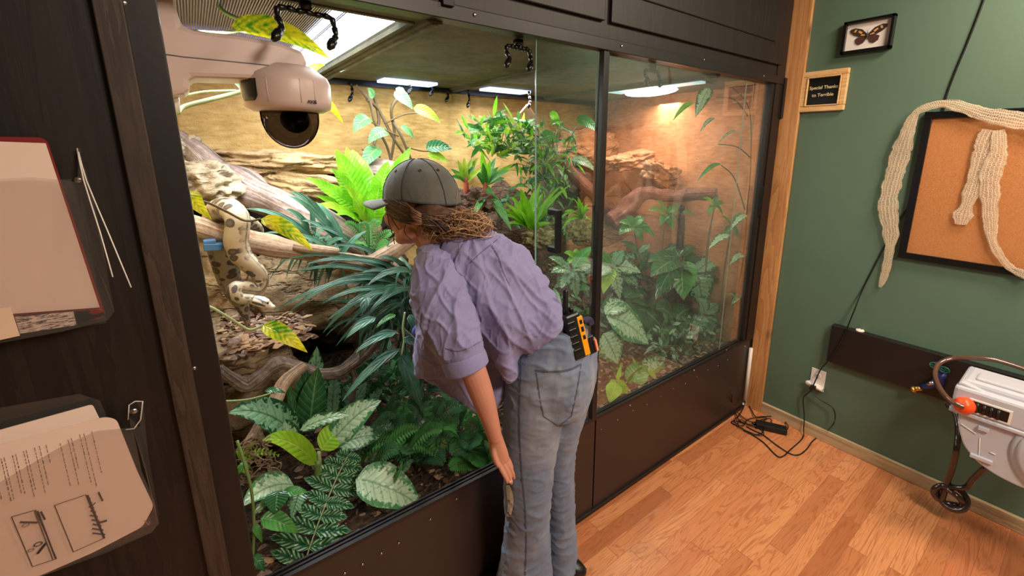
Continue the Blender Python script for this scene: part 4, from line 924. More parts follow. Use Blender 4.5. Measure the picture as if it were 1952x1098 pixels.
# ---------------------------------------------------------------- SNAKE
def t_snake():
    t=NT('snake_skin'); uv=t.n('ShaderNodeUVMap').outputs[0]; sp=t.n('ShaderNodeSeparateXYZ',None,Vector=uv); U,Vv=sp.outputs[0],sp.outputs[1]
    ang=t.math('ABSOLUTE',t.math('SUBTRACT',Vv,.5))      # 0 back .. .5 belly
    nz=t.noise(t.coord(),22,3); nz2=t.noise(t.coord('Object'),60,3)
    mp=t.n('ShaderNodeCombineXYZ',None,X=t.math('MULTIPLY',U,44.0),Y=t.math('MULTIPLY',Vv,6.0)).outputs[0]
    vo=t.vor(mp,1.0,rand=.55)
    spot=t.ramp(t.math('ADD',vo,t.math('MULTIPLY',t.math('SUBTRACT',nz,.5),.5)),[(.43,1.0),(.49,0.0)])
    ring=t.ramp(t.math('ADD',vo,t.math('MULTIPLY',t.math('SUBTRACT',nz,.5),.5)),[(.20,1.0),(.26,.0)])
    lines=t.ramp(t.math('ABSOLUTE',t.math('SUBTRACT',ang,.115)),[(.008,1.0),(.018,0.0)])
    base=t.mix(t.ramp(ang,[(.15,0.0),(.42,1.0)]),S((158,150,128)),S((190,174,142)))
    col=t.mix(t.math('MULTIPLY',spot,t.ramp(ang,[(.40,1.0),(.47,0.0)])),base,S((72,66,62)))
    col=t.mix(t.math('MULTIPLY',ring,.5),col,S((120,106,86)))
    col=t.mix(t.math('MULTIPLY',lines,.45),col,S((92,86,78)))
    sc=t.n('ShaderNodeCombineXYZ',None,X=t.math('MULTIPLY',U,260.0),Y=t.math('MULTIPLY',Vv,52.0)).outputs[0]
    sv=t.vor(sc,1.0,'DISTANCE_TO_EDGE',rand=.2)
    col=t.mix(t.ramp(sv,[(.0,.35),(.1,0.0)]),col,S((90,80,66)))
    return t.done(t.bsdf(Base_Color=col,Roughness=.34,Normal=t.bump(sv,.5,.002)))
M['snake']=t_snake()
SN=thing('python','pale spotted python draped over the horizontal branch with its head hanging down','snake',P(450,500,.45))
# path: px,py,y,widthpx   (tail end behind -> over the branch -> loops to the head)
sp_=[(475,628,.60,5),(470,608,.58,12),(462,585,.56,22),(450,562,.55,32),(438,535,.54,38),(430,505,.53,44),(424,478,.53,48),(420,450,.54,50),(416,425,.56,50),(420,405,.55,50),(436,398,.49,46),(452,415,.43,44),(452,440,.42,42),(450,462,.42,42),(458,485,.42,40),(476,505,.41,34),(492,520,.41,30),(497,536,.41,28),(487,551,.40,27),(466,549,.38,27),(450,549,.36,27),(447,560,.35,27),(458,569,.35,24),(474,570,.35,20),(484,571,.345,18)]
m=MB();P3=[];R3=[]
for x,y,yy,w_ in spline(sp_,7):
    p=P(x,y,yy);P3.append(p);R3.append(pxm(p,w_)/2)
m.tube(P3,R3,28,up=(0,-1,.3),uvl=1.0,flat=.92)
for i in range(len(m.uv)): m.uv[i]=(m.uv[i][0],(m.uv[i][1]+.5)%1.0)
body=m.build('body','snake',SN)
# second small coil behind
m=MB(); P4=[P(x,y,yy) for x,y,yy in spline([(462,418,.52),(478,424,.56),(490,436,.60),(490,450,.62),(478,462,.62)],6)]; m.tube(P4,[.018]*len(P4),20,flat=.95); m.build('body_coil','snake',SN)
def blobmesh(name,fill,mat,parent,voxel=.002,smooth=6,disp=None,uvfn=None,matidx=None):
    """union of closed pieces -> one continuous surface"""
    m=MB(); fill(m); tmp=m.build(name,mat); md=tmp.modifiers.new('r','REMESH'); md.mode='VOXEL'; md.voxel_size=voxel; md.adaptivity=0
    md.use_smooth_shade=True
    s_=tmp.modifiers.new('s','SMOOTH'); s_.factor=.5; s_.iterations=smooth
    baked(tmp); me=tmp.data
    if disp:
        nr=[v.normal.copy() for v in me.vertices]
        for v,n_ in zip(me.vertices,nr): v.co+=n_*disp(v.co,n_)
    me.polygons.foreach_set('use_smooth',[True]*len(me.polygons))
    if not me.materials:
        me.materials.append(M[mat] if isinstance(mat,str) else mat)
    me.name=name
    if parent is not None: attach(tmp,parent)
    return tmp
hp=[P(x,y,yy) for x,y,yy in((478,571,.348),(490,573,.345),(500,576,.342),(510,580,.339),(519,585,.336))]
k_=pxm(hp[2],1)
t_h=simple('snake_head',(206,200,180),.35,var=.06,bump=.1)
def hd_(m):
    m.tube(hp,[9*k_,11*k_,12.5*k_,9*k_,5*k_],20,flat=.72,up=(0,-.5,1)); m.ball(hp[2],(13*k_,11*k_,8*k_)); m.ball(hp[4],(5.5*k_,5*k_,4.5*k_))
head=blobmesh('head',hd_,t_h,SN,.0016,5); 
m=MB()
for s_ in(-1,1): c=hp[3]+V((.0,-.0085*s_-.002,.007)); m.ball(c,.0028,12,8)
m.build('eye','black_rubber',head)
m=MB()
for o_ in(-4,4): pts=[P(x,y+o_*.5,.348-.02) for x,y in((472,568),(486,570),(498,572),(508,577))]
dk=simple('snake_mark',(70,72,72),.4)
def band(a,b,w_,yy): 
    p,q=P(*a,yy),P(*b,yy); mb=MB(); mb.tube([p,p.lerp(q,.5)+V((0,-.002,.001)),q],[w_,w_*1.4,w_*.4],8,flat=.4); return mb
# markings follow the head surface (ray-cast onto it)
from mathutils.bvhtree import BVHTree
def surf_strip(o,pxpts,wpx,mat,name,parent,lift=.0006):
    bv=BVHTree.FromPolygons([v.co for v in o.data.vertices],[p.vertices for p in o.data.polygons]); m=MB(); L=[];R=[]
    pts=spline([(*q,w_) for q,w_ in zip(pxpts,wpx)],6); n=len(pts)
    for i,(x,y,w_) in enumerate(pts):
        x0,y0=pts[max(i-1,0)][:2];x1,y1=pts[min(i+1,n-1)][:2]; tx,ty=x1-x0,y1-y0; l=math.hypot(tx,ty) or 1; nx,ny=-ty/l,tx/l
        row=[]
        for s_ in(-1,0,1):
            d_=ray(x+nx*w_/2*s_,y+ny*w_/2*s_).normalized(); h=bv.ray_cast(CAM,d_)
            row.append(None if h[0] is None else h[0]-d_*lift)
        L.append(row)
    for i in range(n-1):
        for j in range(2):
            q=[L[i][j],L[i][j+1],L[i+1][j+1],L[i+1][j]]
            if all(z is not None for z in q): b=len(m.v); [m.vert(z) for z in q]; m.face(b,b+1,b+2,b+3)
    if m.f: return m.build(name,mat,parent)
surf_strip(head,[(474,566),(488,568),(500,573),(512,580)],[1,2.2,2.2,1],dk,'head_marking',head)
surf_strip(head,[(480,576),(494,580),(506,584)],[4,5,2],dk,'head_marking',head)
surf_strip(head,[(496,570),(502,578)],[2,2],dk,'head_marking',head)
# ================================================================ PLANTS
def plant(name,label,cat,loc,group=None): return thing(name,label,cat,loc,group)
def stem(parent,pts,r_,mat='stem_green',name='stem',taper=1.0,n=6):
    m=MB(); pp_=[V(p) for p in spline(pts,n)]; N=len(pp_); m.tube(pp_,[r_*(1-(1-taper)*i/(N-1)) for i in range(N)],8); return m.build(name,mat,parent)
def leafobj(parent,b_,t_,wpx,mat,**k):
    m=MB(); pleaf(m,b_,t_,wpx,**k); return m.build('leaf',mat,parent)
def PL(lst,parent,mat=None,**kw):
    """rows: (bx,by,b_depth, tx,ty,t_depth, width px[, mat[, opts]])"""
    for r_ in lst:
        o=dict(kw); 
        if len(r_)>8: o.update(r_[8])
        leafobj(parent,P(r_[0],r_[1],r_[2]),P(r_[3],r_[4],r_[5]),r_[6],(r_[7] if len(r_)>7 and r_[7] else mat),**o)
# ---- vines on the left
v=plant('vine','yellowing leaf on a long bare stem crossing in front of the snake\'s coil','vine',P(430,400,.12))
stem(v,[P(345,362,.16),P(363,376,.12),P(400,388,.12),P(435,405,.12),P(462,419,.12),P(480,421,.12),P(497,417,.12)],.0028,'stem_brown')
PL([(498,417,.12,597,478,.08,34,'l_yellow',dict(arch=.18,prof='ovate',fold=.25,lateral=.04)),(362,364,.13,403,418,.10,32,'l_yellow',dict(arch=.25,lateral=.16))],v)
v=plant('vine','bright yellow and green leaf on a pale stem beside the snake\'s tail','vine',P(450,620,.10))
stem(v,[P(392,582,.12),P(410,590,.10),P(440,608,.10),P(470,627,.10),P(485,627,.10),P(502,620,.10)],.0032,'stem_pale')
PL([(501,620,.10,586,672,.06,36,'l_yellow',dict(arch=.20,fold=.25,lateral=.06))],v)
v=plant('vine','long yellow green spotted leaf lying over the arm of the security camera','vine',P(470,60,.30))
stem(v,[P(395,-30,.36),P(420,15,.34),P(445,32,.32),P(465,38,.30)],.005,'stem_green'); stem(v,[P(345,58,.30),P(400,62,.29),P(430,62,.28),P(458,58,.28)],.004,'stem_pale')
PL([(440,50,.28,628,112,.22,52,'l_yellow',dict(arch=.14,fold=.25,prof='ovate'))],v)
v=plant('vine','green stems with small leaves hanging under the arm of the security camera','vine',P(440,190,.34))
stem(v,[P(338,215,.30),P(352,203,.32),P(400,190,.34),P(440,180,.36),P(475,170,.36)],.006,'stem_pale'); stem(v,[P(340,185,.34),P(390,175,.36),P(450,173,.36)],.003,'stem_pale')
PL([(466,172,.34,443,157,.32,16,'l_green'),(585,140,.40,620,124,.38,18,'l_lime'),(608,185,.42,654,235,.38,17,'l_yellow',dict(arch=.15))],v)
# ---- wall vine (pothos like) on the back
v=plant('wall_vine','climbing vine with green stems on the bare tan wall above the bright fern','vine',P(750,300,1.2))
for pts in ([(678,162),(705,195),(715,235),(738,280),(748,320)],[(700,190),(722,210),(748,260),(775,300)],[(760,185),(746,210),(752,260),(740,330)],[(712,180),(722,230),(712,280)],[(748,230),(765,260),(790,320)]):
    stem(v,[P(x,y,1.20+rnd(-.03,.03)) for x,y in pts],.009,'stem_brown',taper=.7)
for pts in ([(700,228),(730,245),(760,260)],[(735,235),(770,218),(800,215)],[(690,285),(710,290),(725,300)],[(775,280),(805,288),(830,287)],[(745,200),(770,178)]):
    stem(v,[P(x,y,1.18) for x,y in pts],.004,'stem_brown')
PL([(712,187,1.15,700,168,1.12,17,'l_pothos'),(705,226,1.12,674,253,1.08,30,'l_pothos',dict(arch=.2)),(738,252,1.1,702,274,1.06,28,'l_pothos',dict(arch=.2)),(722,282,1.1,692,322,1.06,32,'l_pothos',dict(arch=.15)),(752,175,1.12,787,208,1.08,26,'l_pothos'),(788,206,1.1,840,234,1.06,26,'l_lime'),(764,240,1.12,790,264,1.1,14,'l_pothos'),(812,284,1.08,862,284,1.06,30,'l_dark'),(755,168,1.12,775,185,1.1,16,'l_silver_pale'),(815,295,1.08,855,310,1.04,20,'l_lime')],v,arch=.12)
# ---- bird's nest fern
v=plant('birds_nest_fern','big bright lime bird\'s nest fern beside the visitor\'s cap brim','fern',P(705,440,.8))
c=(705,438,.80)
for tx,ty,ty_,w_,bx,by in ((640,285,.80,40,700,420),(660,280,.86,34,702,420),(672,285,.9,44,706,420),(582,338,.72,30,690,410),(610,345,.80,26,690,405),(598,392,.62,26,690,425),(740,308,.78,36,715,420),(783,280,.92,30,725,410),(760,330,.9,30,722,415),(630,320,.7,28,696,420),(690,300,.95,36,708,420),(600,372,.75,22,695,420),(655,355,.66,30,698,425),(725,345,.65,34,712,430),(765,300,1.0,24,720,400),(640,410,.6,22,695,435)):
    leafobj(v,P(bx,by,.80),P(tx,ty,ty_),w_,'l_fern' if random.random()<.8 else 'l_lime',arch=rnd(.04,.14),prof='strap' if w_>30 else 'lance',fold=.25,wavy=.16,n=16)
m=MB(); c_=P(706,438,.82); m.ball(c_,(.05,.05,.04)); m.build('root_crown','bark_tan',v)
# ---- bamboo leaved plants
def cluster(parent,centers,n,L,w_,bias,mats,droop=1.2,prof='blade',name='foliage',jit=.03,fold=.15,wavy=0.0,split=None):
    ms={k:MB() for k in mats}; keys=list(mats)
    for i in range(n):
        c=random.choice(centers); c=V(c)+V((rnd(-jit,jit),rnd(-jit,jit),rnd(-jit,jit)))
        d_=sphere_dir(bias); grow(ms[keys[random.randrange(len(keys))]],c,d_,rnd(*L),rnd(*w_),droop*rnd(.6,1.4),prof,fold,9,wavy=wavy)
    for k_ in keys:
        if ms[k_].f: ms[k_].build(name,k_,parent)
v=plant('bamboo_leaf_plant','narrow blue green leaves spilling left over the lower part of the grey root','plant',P(620,440,.6))
PL([(600,455,.6,468,398,.55,14),(590,440,.6,545,400,.5,20),(625,430,.6,552,365,.52,22),(660,480,.55,548,372,.5,16),(640,440,.58,600,412,.52,12),(660,470,.55,575,420,.5,14),(680,470,.55,590,432,.5,13),(640,480,.55,500,445,.5,12),(620,470,.5,655,455,.45,14),(655,470,.55,640,455,.48,16),(600,450,.62,592,385,.6,10),(640,500,.5,700,440,.5,12),(655,455,.5,602,385,.56,12)],v,'l_teal',arch=.15,prof='blade')
cluster(v,[P(640,470,.58),P(610,455,.6)],30,(.10,.22),(.010,.018),(-.6,-.3,.2),['l_teal','l_teal_dark'],2.0)
v=plant('bamboo_leaf_plant','dense dark narrow leaves arching from behind the visitor\'s chest toward the boulder','plant',P(760,530,.5))
PL([(770,545,.45,560,520,.42,13),(765,530,.45,545,495,.45,12),(760,525,.45,580,505,.4,14),(750,545,.45,520,595,.35,12),(745,525,.45,545,600,.33,13),(760,540,.42,615,635,.32,17),(755,540,.42,600,560,.36,12),(770,560,.4,612,580,.32,14),(770,565,.4,622,612,.3,14),(775,570,.4,640,660,.3,15),(770,545,.4,672,608,.3,15),(780,560,.4,660,590,.3,13),(770,520,.45,620,505,.4,12),(775,575,.38,690,640,.3,16),(790,550,.4,700,600,.28,17),(780,540,.42,690,520,.34,14),(780,520,.45,720,490,.38,14),(790,520,.42,700,545,.3,18),(740,500,.5,630,470,.45,12),(760,565,.4,655,625,.3,12)],v,'l_teal_dark',arch=.16,prof='blade')
cluster(v,[P(775,540,.45),P(760,570,.42),P(785,600,.4),P(730,520,.5),P(800,560,.5)],110,(.10,.24),(.010,.017),(-.7,-.4,.15),['l_teal','l_teal_dark','l_teal_dark'],2.2)
v=plant('bamboo_leaf_plant','hanging stem with long blue green leaves beside the shirt front','plant',P(765,650,.18))
stem(v,[P(772,595,.22),P(768,625,.20),P(770,650,.18),P(765,678,.16)],.0035,'stem_pale'); stem(v,[P(768,625,.2),P(785,640,.19),P(792,650,.18)],.0022,'stem_pale')
PL([(765,678,.16,803,778,.08,26,'l_teal',dict(prof='strap',arch=.05)),(762,665,.18,652,765,.14,20,'l_teal'),(756,632,.2,678,672,.16,20,'l_teal'),(716,605,.24,660,645,.2,18,'l_teal'),(770,645,.18,800,662,.16,18),(754,600,.24,716,626,.2,12,'l_green'),(780,600,.24,795,640,.2,16),(700,565,.3,690,600,.26,20)],v,'l_teal_dark',arch=.12,prof='blade')
cluster(v,[P(700,600,.5),P(745,600,.4)],40,(.1,.2),(.009,.014),(-.3,-.3,-.3),['l_teal_dark'],2.0)
# ---- ferns
def frond(m,b_,t_,arch,npin,plen,pw,facing=None,prof='lance',droop=.0,wavy=0.0,sweep=.5,rach=None):
    L=(t_-b_).length; f=facing or face_mix((b_+t_)/2,.5); side=(t_-b_).normalized().cross(f).normalized(); N=npin
    pts=[b_.lerp(t_,i/N)+UP*(arch*L*4*(i/N)*(1-i/N)) for i in range(N+1)]
    if rach is not None: rach.tube(pts,[.0022*(1-.6*i/N) for i in range(N+1)],5)
    for i in range(1,N+1):
        t_a=(pts[i]-pts[i-1]).normalized(); u_=i/N; l=plen*(math.sin(math.pi*min(1,(u_*.82+.12)))**.7)
        for s_ in(-1,1):
            d_=(side*s_+t_a*sweep+UP*(-droop)+f*.15).normalized(); b=pts[i]
            q=[b+d_*l*j/4+UP*(-.10*l*(j/4)**2) for j in range(5)]
            leaf_curve(m,q,pw,f,prof,.12,wavy,3)
def fern(label,base,tips,npin,plen,pw,mat,arch=.15,name='fern',wavy=0,sweep=.5,group=None,fac=None):
    v=plant(name,label,'fern',base,group); m=MB(); r_=MB()
    for t_ in tips: frond(m,base+V((rnd(-.01,.01),rnd(-.01,.01),0)),t_,arch*rnd(.6,1.4),npin,plen,pw,wavy=wavy,sweep=sweep,rach=r_,facing=fac)
    m.build('fronds',mat,v); r_.build('frond_stems','stem_green',v); return v
fern('small feathery green fern below the lime fern, left of the visitor\'s chin',P(705,480,.6),[P(x,y,yy) for x,y,yy in((660,425,.55),(690,425,.6),(720,420,.6),(748,440,.6),(675,465,.5),(740,465,.55),(705,430,.5))],14,.03,.007,'l_green')
fern('little pale green fern sprigs on the soil at the lower left edge',P(462,880,.2),[P(x,y,yy) for x,y,yy in((500,862,.2),(455,855,.22),(530,868,.16),(485,842,.24),(470,900,.16))],10,.014,.005,'l_lime')
# fern mass bottom right of opening
tips=[]
for i in range(85):
    px=rnd(740,960);py=rnd(765,900); tips.append((px,py))
v=plant('fern','dense dark green ferns filling the bottom behind the visitor\'s hand','fern',P(850,870,.4)); m=MB();r_=MB();m2=MB()
for px,py in tips:
    t_=PZ(px,py,rnd(.50,.66)); 
    if t_.y>1.0 or t_.y<.06: continue
    b_=V((t_.x+rnd(-.12,.12),min(.9,t_.y+rnd(.05,.2)),.44)); frond(random.choice((m,m2)),b_,t_,rnd(.1,.3),17,.042,.0085,rach=r_,wavy=.15)
m.build('fronds','l_dark',v); m2.build('fronds','l_green',v); r_.build('frond_stems','stem_green',v)
fern('row of upright green ferns right at the glass near the hand',P(930,880,.10),[P(x,y,yy) for x,y,yy in((890,800,.14),(915,820,.12),(935,850,.08),(880,860,.10),(945,870,.06),(860,890,.08),(900,880,.06),(925,800,.2))],18,.05,.009,'l_green',.1)
# crinkled fern : broad quilted lobes
def croc(label,b_,t_,n,L,w_,arch):
    v=plant('crinkled_fern',label,'fern',b_,'crinkled fern fronds at the bottom left'); m=MB();r_=MB(); ll=(t_-b_); f=face_mix((b_+t_)/2,.75); sd=ll.normalized().cross(f).normalized()
    for i in range(1,n+1):
        u_=i/n; p=b_.lerp(t_,u_)+UP*(arch*ll.length*4*u_*(1-u_))
        for s_ in(-1,1):
            l=L*math.sin(math.pi*min(.93,u_*.85+.15))**.6*rnd(.85,1.1); d_=(sd*s_+ll.normalized()*.22+V((0,0,rnd(-.1,.1)))).normalized()
            q=[p+d_*l*j/12-UP*.15*l*(j/12)**2+f*.004*math.sin(j*1.6) for j in range(13)]; leaf_curve(m,q,w_,f,'strap',.1,.30,7)
    pts=[b_.lerp(t_,i/12)+UP*(arch*ll.length*4*(i/12)*(1-i/12))+f*.004 for i in range(13)]; r_.tube(pts,.0022,6)
    m.build('fronds','l_croc',v); r_.build('frond_stem','stem_pale',v)
croc('crinkled quilted fern frond rising from the very bottom, the lower one',P(570,1110,.06),P(622,960,.14),5,.115,.036,.05)
croc('crinkled quilted fern frond above the lowest one, behind the big silver leaf',P(612,985,.13),P(662,872,.25),5,.100,.034,.05)
# ---- silver leaf plants lower left
v=plant('silver_leaf_plant','large silver and green patterned leaves with lime new leaves at the lower left','plant',P(605,920,.24))
stem(v,[P(600,960,.24),P(604,920,.24),P(606,880,.24)],.010,'stem_green'); stem(v,[P(606,900,.24),P(590,860,.24)],.006,'stem_green'); stem(v,[P(610,900,.24),P(608,860,.26)],.006,'stem_pale')
PL([(612,858,.25,664,800,.27,50,'l_lime',dict(arch=.05)),(604,885,.24,500,840,.18,44,'l_lime',dict(arch=.22)),(628,850,.26,727,764,.20,62,'l_silver_pale',dict(arch=.14)),(572,820,.26,668,792,.20,30,'l_silver',dict(arch=.12)),(645,850,.32,734,832,.28,50,'l_silver',dict(arch=.15)),(575,838,.32,436,788,.22,72,'l_silver_dark',dict(arch=.2)),(570,850,.30,500,815,.25,50,'l_silver',dict(arch=.18))],v,'l_silver')
v=plant('silver_leaf_plant','upright dark patterned leaves behind the twisting branch','plant',P(600,800,.45))
PL([(600,800,.48,604,660,.46,48,'l_silver_dark'),(578,812,.40,585,705,.40,52,'l_dark'),(590,818,.38,607,700,.36,54,'l_dark'),(632,795,.46,640,700,.48,36,'l_silver_dark'),(655,800,.46,700,728,.48,42,'l_silver_dark'),(566,815,.36,548,725,.36,16,'l_dark'),(690,795,.5,730,740,.5,34,'l_silver_dark')],v,arch=.06)
v=plant('silver_leaf_plant','one huge pale silver leaf lying at the glass right of the crinkled fern','plant',P(690,930,.16))
stem(v,[P(655,985,.2),P(662,945,.18),P(680,918,.14)],.004,'stem_green')
PL([(678,914,.14,806,970,.05,82,'l_silver_pale',dict(arch=.14,wavy=.06))],v)
v=plant('silver_leaf_plant','slim silver marked leaves on the soil in front of the dark ferns','plant',P(740,900,.25))
PL([(694,880,.28,786,853,.24,34,'l_silver'),(786,880,.24,834,842,.24,30,'l_silver'),(752,915,.2,790,874,.22,22,'l_silver_dark'),(690,845,.32,760,800,.32,26,'l_silver_dark')],v,arch=.12)
v=plant('silver_leaf_plant','pale leaves at the lower left edge with dark shiny heart leaves beside them','plant',P(520,960,.15))
PL([(560,925,.20,462,965,.10,62,'l_silver_pale',dict(arch=.2)),(560,940,.18,480,985,.10,40,'l_silver',dict(arch=.2)),(572,935,.16,556,988,.12,38,'l_silver_dark',dict(arch=.1))],v)
v=plant('creeping_vine','thin vine with shiny plain green leaves along the lower left frame post','vine',P(480,940,.08))
stem(v,[P(452,840,.10),P(468,890,.08),P(480,940,.07),P(484,1000,.07),P(482,1060,.07)],.0035,'stem_green'); stem(v,[P(425,765,.12),P(470,762,.12),P(510,752,.14),P(530,745,.16)],.0025,'stem_green')
PL([(497,988,.08,569,1016,.05,36,'l_green'),(530,935,.10,525,980,.07,42,'l_dark',dict(arch=.1)),(538,942,.1,586,938,.08,20,'l_green'),(505,745,.16,545,750,.14,12,'l_dark'),(470,880,.09,455,905,.08,14,'l_green'),(484,1000,.07,500,1035,.06,14,'l_green'),(482,1060,.07,505,1090,.05,20,'l_dark')],v,arch=.16)
m=MB()
for i in range(60):
    a_=P(rnd(455,515),rnd(830,930),rnd(.16,.24)); pts=[a_]
    for j in range(5): pts.append(pts[-1]+V((rnd(-.02,.02),rnd(-.01,.01),rnd(-.02,.006))))
    m.tube([V(p) for p in spline(pts,3)],.0014,5)
tag(m.build('dry_roots','bark_tan'),'tangle of dry reddish brown roots at the foot of the whitish branch','roots',None,'stuff')
# ---- fern bush in the middle
def bushy(name,label,cx,cy,y,rx_,ry_,n,L,w_,mats,bias=(0,-.2,.5),droop=1.0,prof='lance',cat='plant',wavy=.1,depth=.12):
    v=plant(name,label,cat,P(cx,cy,y)); ms={k:MB() for k in mats}; st=MB()
    for i in range(n):
        while True:
            a_,b_=rnd(-1,1),rnd(-1,1)
            if a_*a_+b_*b_<1: break
        c=P(cx+a_*rx_,cy+b_*ry_,y+rnd(-depth,depth)*(1-.5*(a_*a_+b_*b_))); d_=sphere_dir(bias); k_=random.choice(mats)
        grow(ms[k_],c,d_,rnd(*L),rnd(*w_),droop*rnd(.5,1.5),prof,.15,8,facing=(UP*.5+V((rnd(-.5,.5),-.8,rnd(-.3,.4)))).normalized(),wavy=wavy)
        if i%6==0: st.tube([P(cx,cy+ry_*.6,y),P(cx,cy+ry_*.6,y).lerp(c,.5)+UP*.02,c],.002,4)
    for k_ in set(mats):
        if ms[k_].f: ms[k_].build('foliage',k_,v)
    if st.f: st.build('stems','stem_green',v)
    return v
bushy('fern_bush','tall bushy bright green plant in the middle of the back wall, left half',955,262,.95,70,40,190,(.05,.12),(.016,.030),['l_fern','l_green','l_lime','l_green'],(0,-.3,.7))
bushy('fern_bush','tangled darker foliage spilling down right beside the glass door edge',1040,300,.90,60,70,230,(.04,.10),(.012,.024),['l_green','l_dark','l_fern','l_dark','l_silver'],(0,-.4,.1),2.0)
bushy('small_leaf_plant','pale small leaved sprigs in the top of the bright bush',1000,265,.85,45,26,70,(.02,.04),(.012,.02),['l_silver_pale','l_lime'],(0,-.4,.6))
bushy('trailing_plant','dark trailing leaves under the bushy plant near the door handle',1030,400,.95,80,60,120,(.05,.10),(.014,.028),['l_dark','l_silver_dark','l_green'],(0,-.3,.1),2.0)
# twigs
m=MB(); m.tube([P(x,y,.98) for x,y in((905,238),(935,228),(970,226),(1000,236),(1010,250))],.005,6); m.tube([P(x,y,.98) for x,y in((940,228),(975,238))],.003,6); tag(m.build('twig','bark_dark'),'thin dark twig sticking out left of the bushy plant top','twig')
m=MB(); m.prism([P(993,215,1.0),P(1007,198,1.0),P(1022,222,1.0),P(1028,248,1.0),P(1012,240,1.0)],(0,.02,0)); tag(m.build('bark_piece','litter_pale',smooth=False,bevel=.003),'pale upright piece of bark behind the top of the bushy plant','bark')
# bromeliads
def brom(label,px,py,y,tips,mats,wpx):
    v=plant('bromeliad',label,'bromeliad',P(px,py,y),'bromeliads behind the cap')
    m=MB(); c=P(px,py,y); m.tube([c-UP*.07,c-UP*.02,c+UP*.02,c+UP*.05],[.010,.014,.012,.009],12); m.build('red_base','l_red',v)
    for tx,ty in tips: leafobj(v,P(px,py-5,y),P(tx,ty,y+rnd(-.08,.04)),wpx,random.choice(mats),arch=rnd(.03,.1),prof='strap',fold=.4)
brom('bromeliad with red base and orange green leaves just behind the top of the cap',888,352,.72,[(860,322),(872,305),(885,300),(900,302),(912,300),(920,320),(850,340),(868,330),(905,315)],['l_brom','l_brom','l_green'],11)
brom('bromeliad with red base and long green leaves right of the orange one',925,358,.70,[(918,288),(905,325),(935,305),(950,318),(980,312),(962,340),(920,310),(972,325),(945,300),(955,420)],['l_green','l_fern','l_pothos'],12)
v=plant('strap_leaf_plant','bright strappy rosette left of the door handle','plant',P(1010,440,.75))
PL([(1010,438,.75,x,y,yy,w_) for x,y,yy,w_ in((992,360,.75,18),(1020,362,.78,18),(1035,368,.8,14),(960,388,.68,13),(955,410,.66,13),(1068,355,.7,8),(1088,352,.66,8),(1055,395,.7,10),(975,375,.72,14),(1030,350,.8,10),(1000,372,.7,18),(1050,425,.66,10),(965,428,.64,12),(1042,385,.7,14),(985,400,.66,14),(945,395,.7,10))],v,'l_fern',arch=.1,prof='strap',fold=.3)
v=plant('strap_leaf_plant','long dull green strap leaves hanging behind the visitor\'s shoulder','plant',P(950,400,.68))
PL([(935,372,.68,968,422,.6,13),(930,372,.68,975,440,.58,15),(925,375,.68,900,420,.6,12)],v,'l_pothos',arch=.12,prof='strap')
v=plant('spider_plant','pale thin rosette clinging to the mossy clump right of the door handle','plant',P(1105,420,.6))
PL([(1108,418,.6,x,y,.55+rnd(-.04,.08),7) for x,y in((1075,405),(1080,425),(1095,395),(1112,385),(1125,400),(1130,425),(1065,420),(1090,380),(1120,390),(1070,440),(1085,410),(1100,375))],v,'l_fern',arch=.2,prof='strap',fold=.3)
def mossclump(px,py,y,w_,h_,label,mat):
    c=P(px,py,y); return rock(c,(pxm(c,w_),pxm(c,w_),pxm(c,h_)),mat,label,amp=.5,fr=3,seed=px,name='moss_clump')
M['moss']=rockmat('moss',(96,92,50),(150,140,92),(196,186,140),3.0,False)
mossclump(1105,438,.62,40,50,'mossy root clump right of the door handle','moss'); mossclump(1030,455,.72,60,44,'pale moss clump under the bright strappy rosette','moss'); mossclump(905,385,.74,80,50,'brown moss and root clump under the bromeliads','cork_bark')
# ---- right side leaves
v=plant('broad_leaf_plant','upright leaf on a long stalk above the fern bush behind the glass door','plant',P(1080,240,.8))
stem(v,[P(1075,300,.85),P(1088,262,.8),P(1100,240,.78)],.003,'stem_pale'); stem(v,[P(1062,270,.85),P(1066,245,.83),P(1065,228,.82)],.003,'stem_pale')
PL([(1098,228,.78,1142,252,.72,26,'l_green'),(1065,228,.82,1048,236,.8,16,'l_fern'),(1048,215,.82,1068,240,.8,18,'l_fern'),(1060,262,.82,1030,268,.78,30,'l_green'),(1090,305,.72,1138,330,.66,22,'l_silver_pale',dict(arch=.2))],v,arch=.15)
def whorl(label,px,py,y,tips,mat,arch=.15,name='broad_leaf_plant',stempx=None,prof='ovate'):
    v=plant(name,label,'plant',P(px,py,y))
    if stempx: stem(v,[P(*q) for q in stempx]+[P(px,py,y)],.004,'stem_brown')
    for r_ in tips:
        tx,ty,dy_,w_=r_[:4]; w_=w_*1.28 if w_>=24 else w_*1.1; mt=r_[4] if len(r_)>4 else mat
        c=P(px,py,y); t_=P(tx,ty,y+dy_); leafobj(v,c.lerp(t_,.06),t_,w_,mt,arch=arch*rnd(.7,1.3),prof=prof,fold=.12,wavy=.05)
    return v
whorl('large dark glossy leaves drooping like a parasol in the middle of the foggy pane',1297,492,.34,[(1303,572,-.12,46,'l_green'),(1364,560,-.10,42),(1240,528,-.08,40),(1250,572,-.10,34),(1270,560,-.02,36),(1345,500,.02,26),(1235,500,.02,26),(1325,470,.08,20),(1275,465,.1,24),(1330,545,.0,38)],'l_dark',.10,stempx=[(1295,640,.3),(1292,560,.34)])
whorl('shiny silver green leaves just right of the black center post',1165,508,.42,[(1222,520,-.08,30,'l_silver'),(1218,548,-.06,34,'l_silver_dark'),(1190,478,.0,26),(1150,560,-.08,26,'l_lime'),(1130,530,-.05,28,'l_silver_pale'),(1182,570,-.08,28,'l_silver'),(1200,490,.05,24),(1140,480,.02,22,'l_green')],'l_silver_dark',.12,stempx=[(1175,640,.45),(1170,560,.44)])
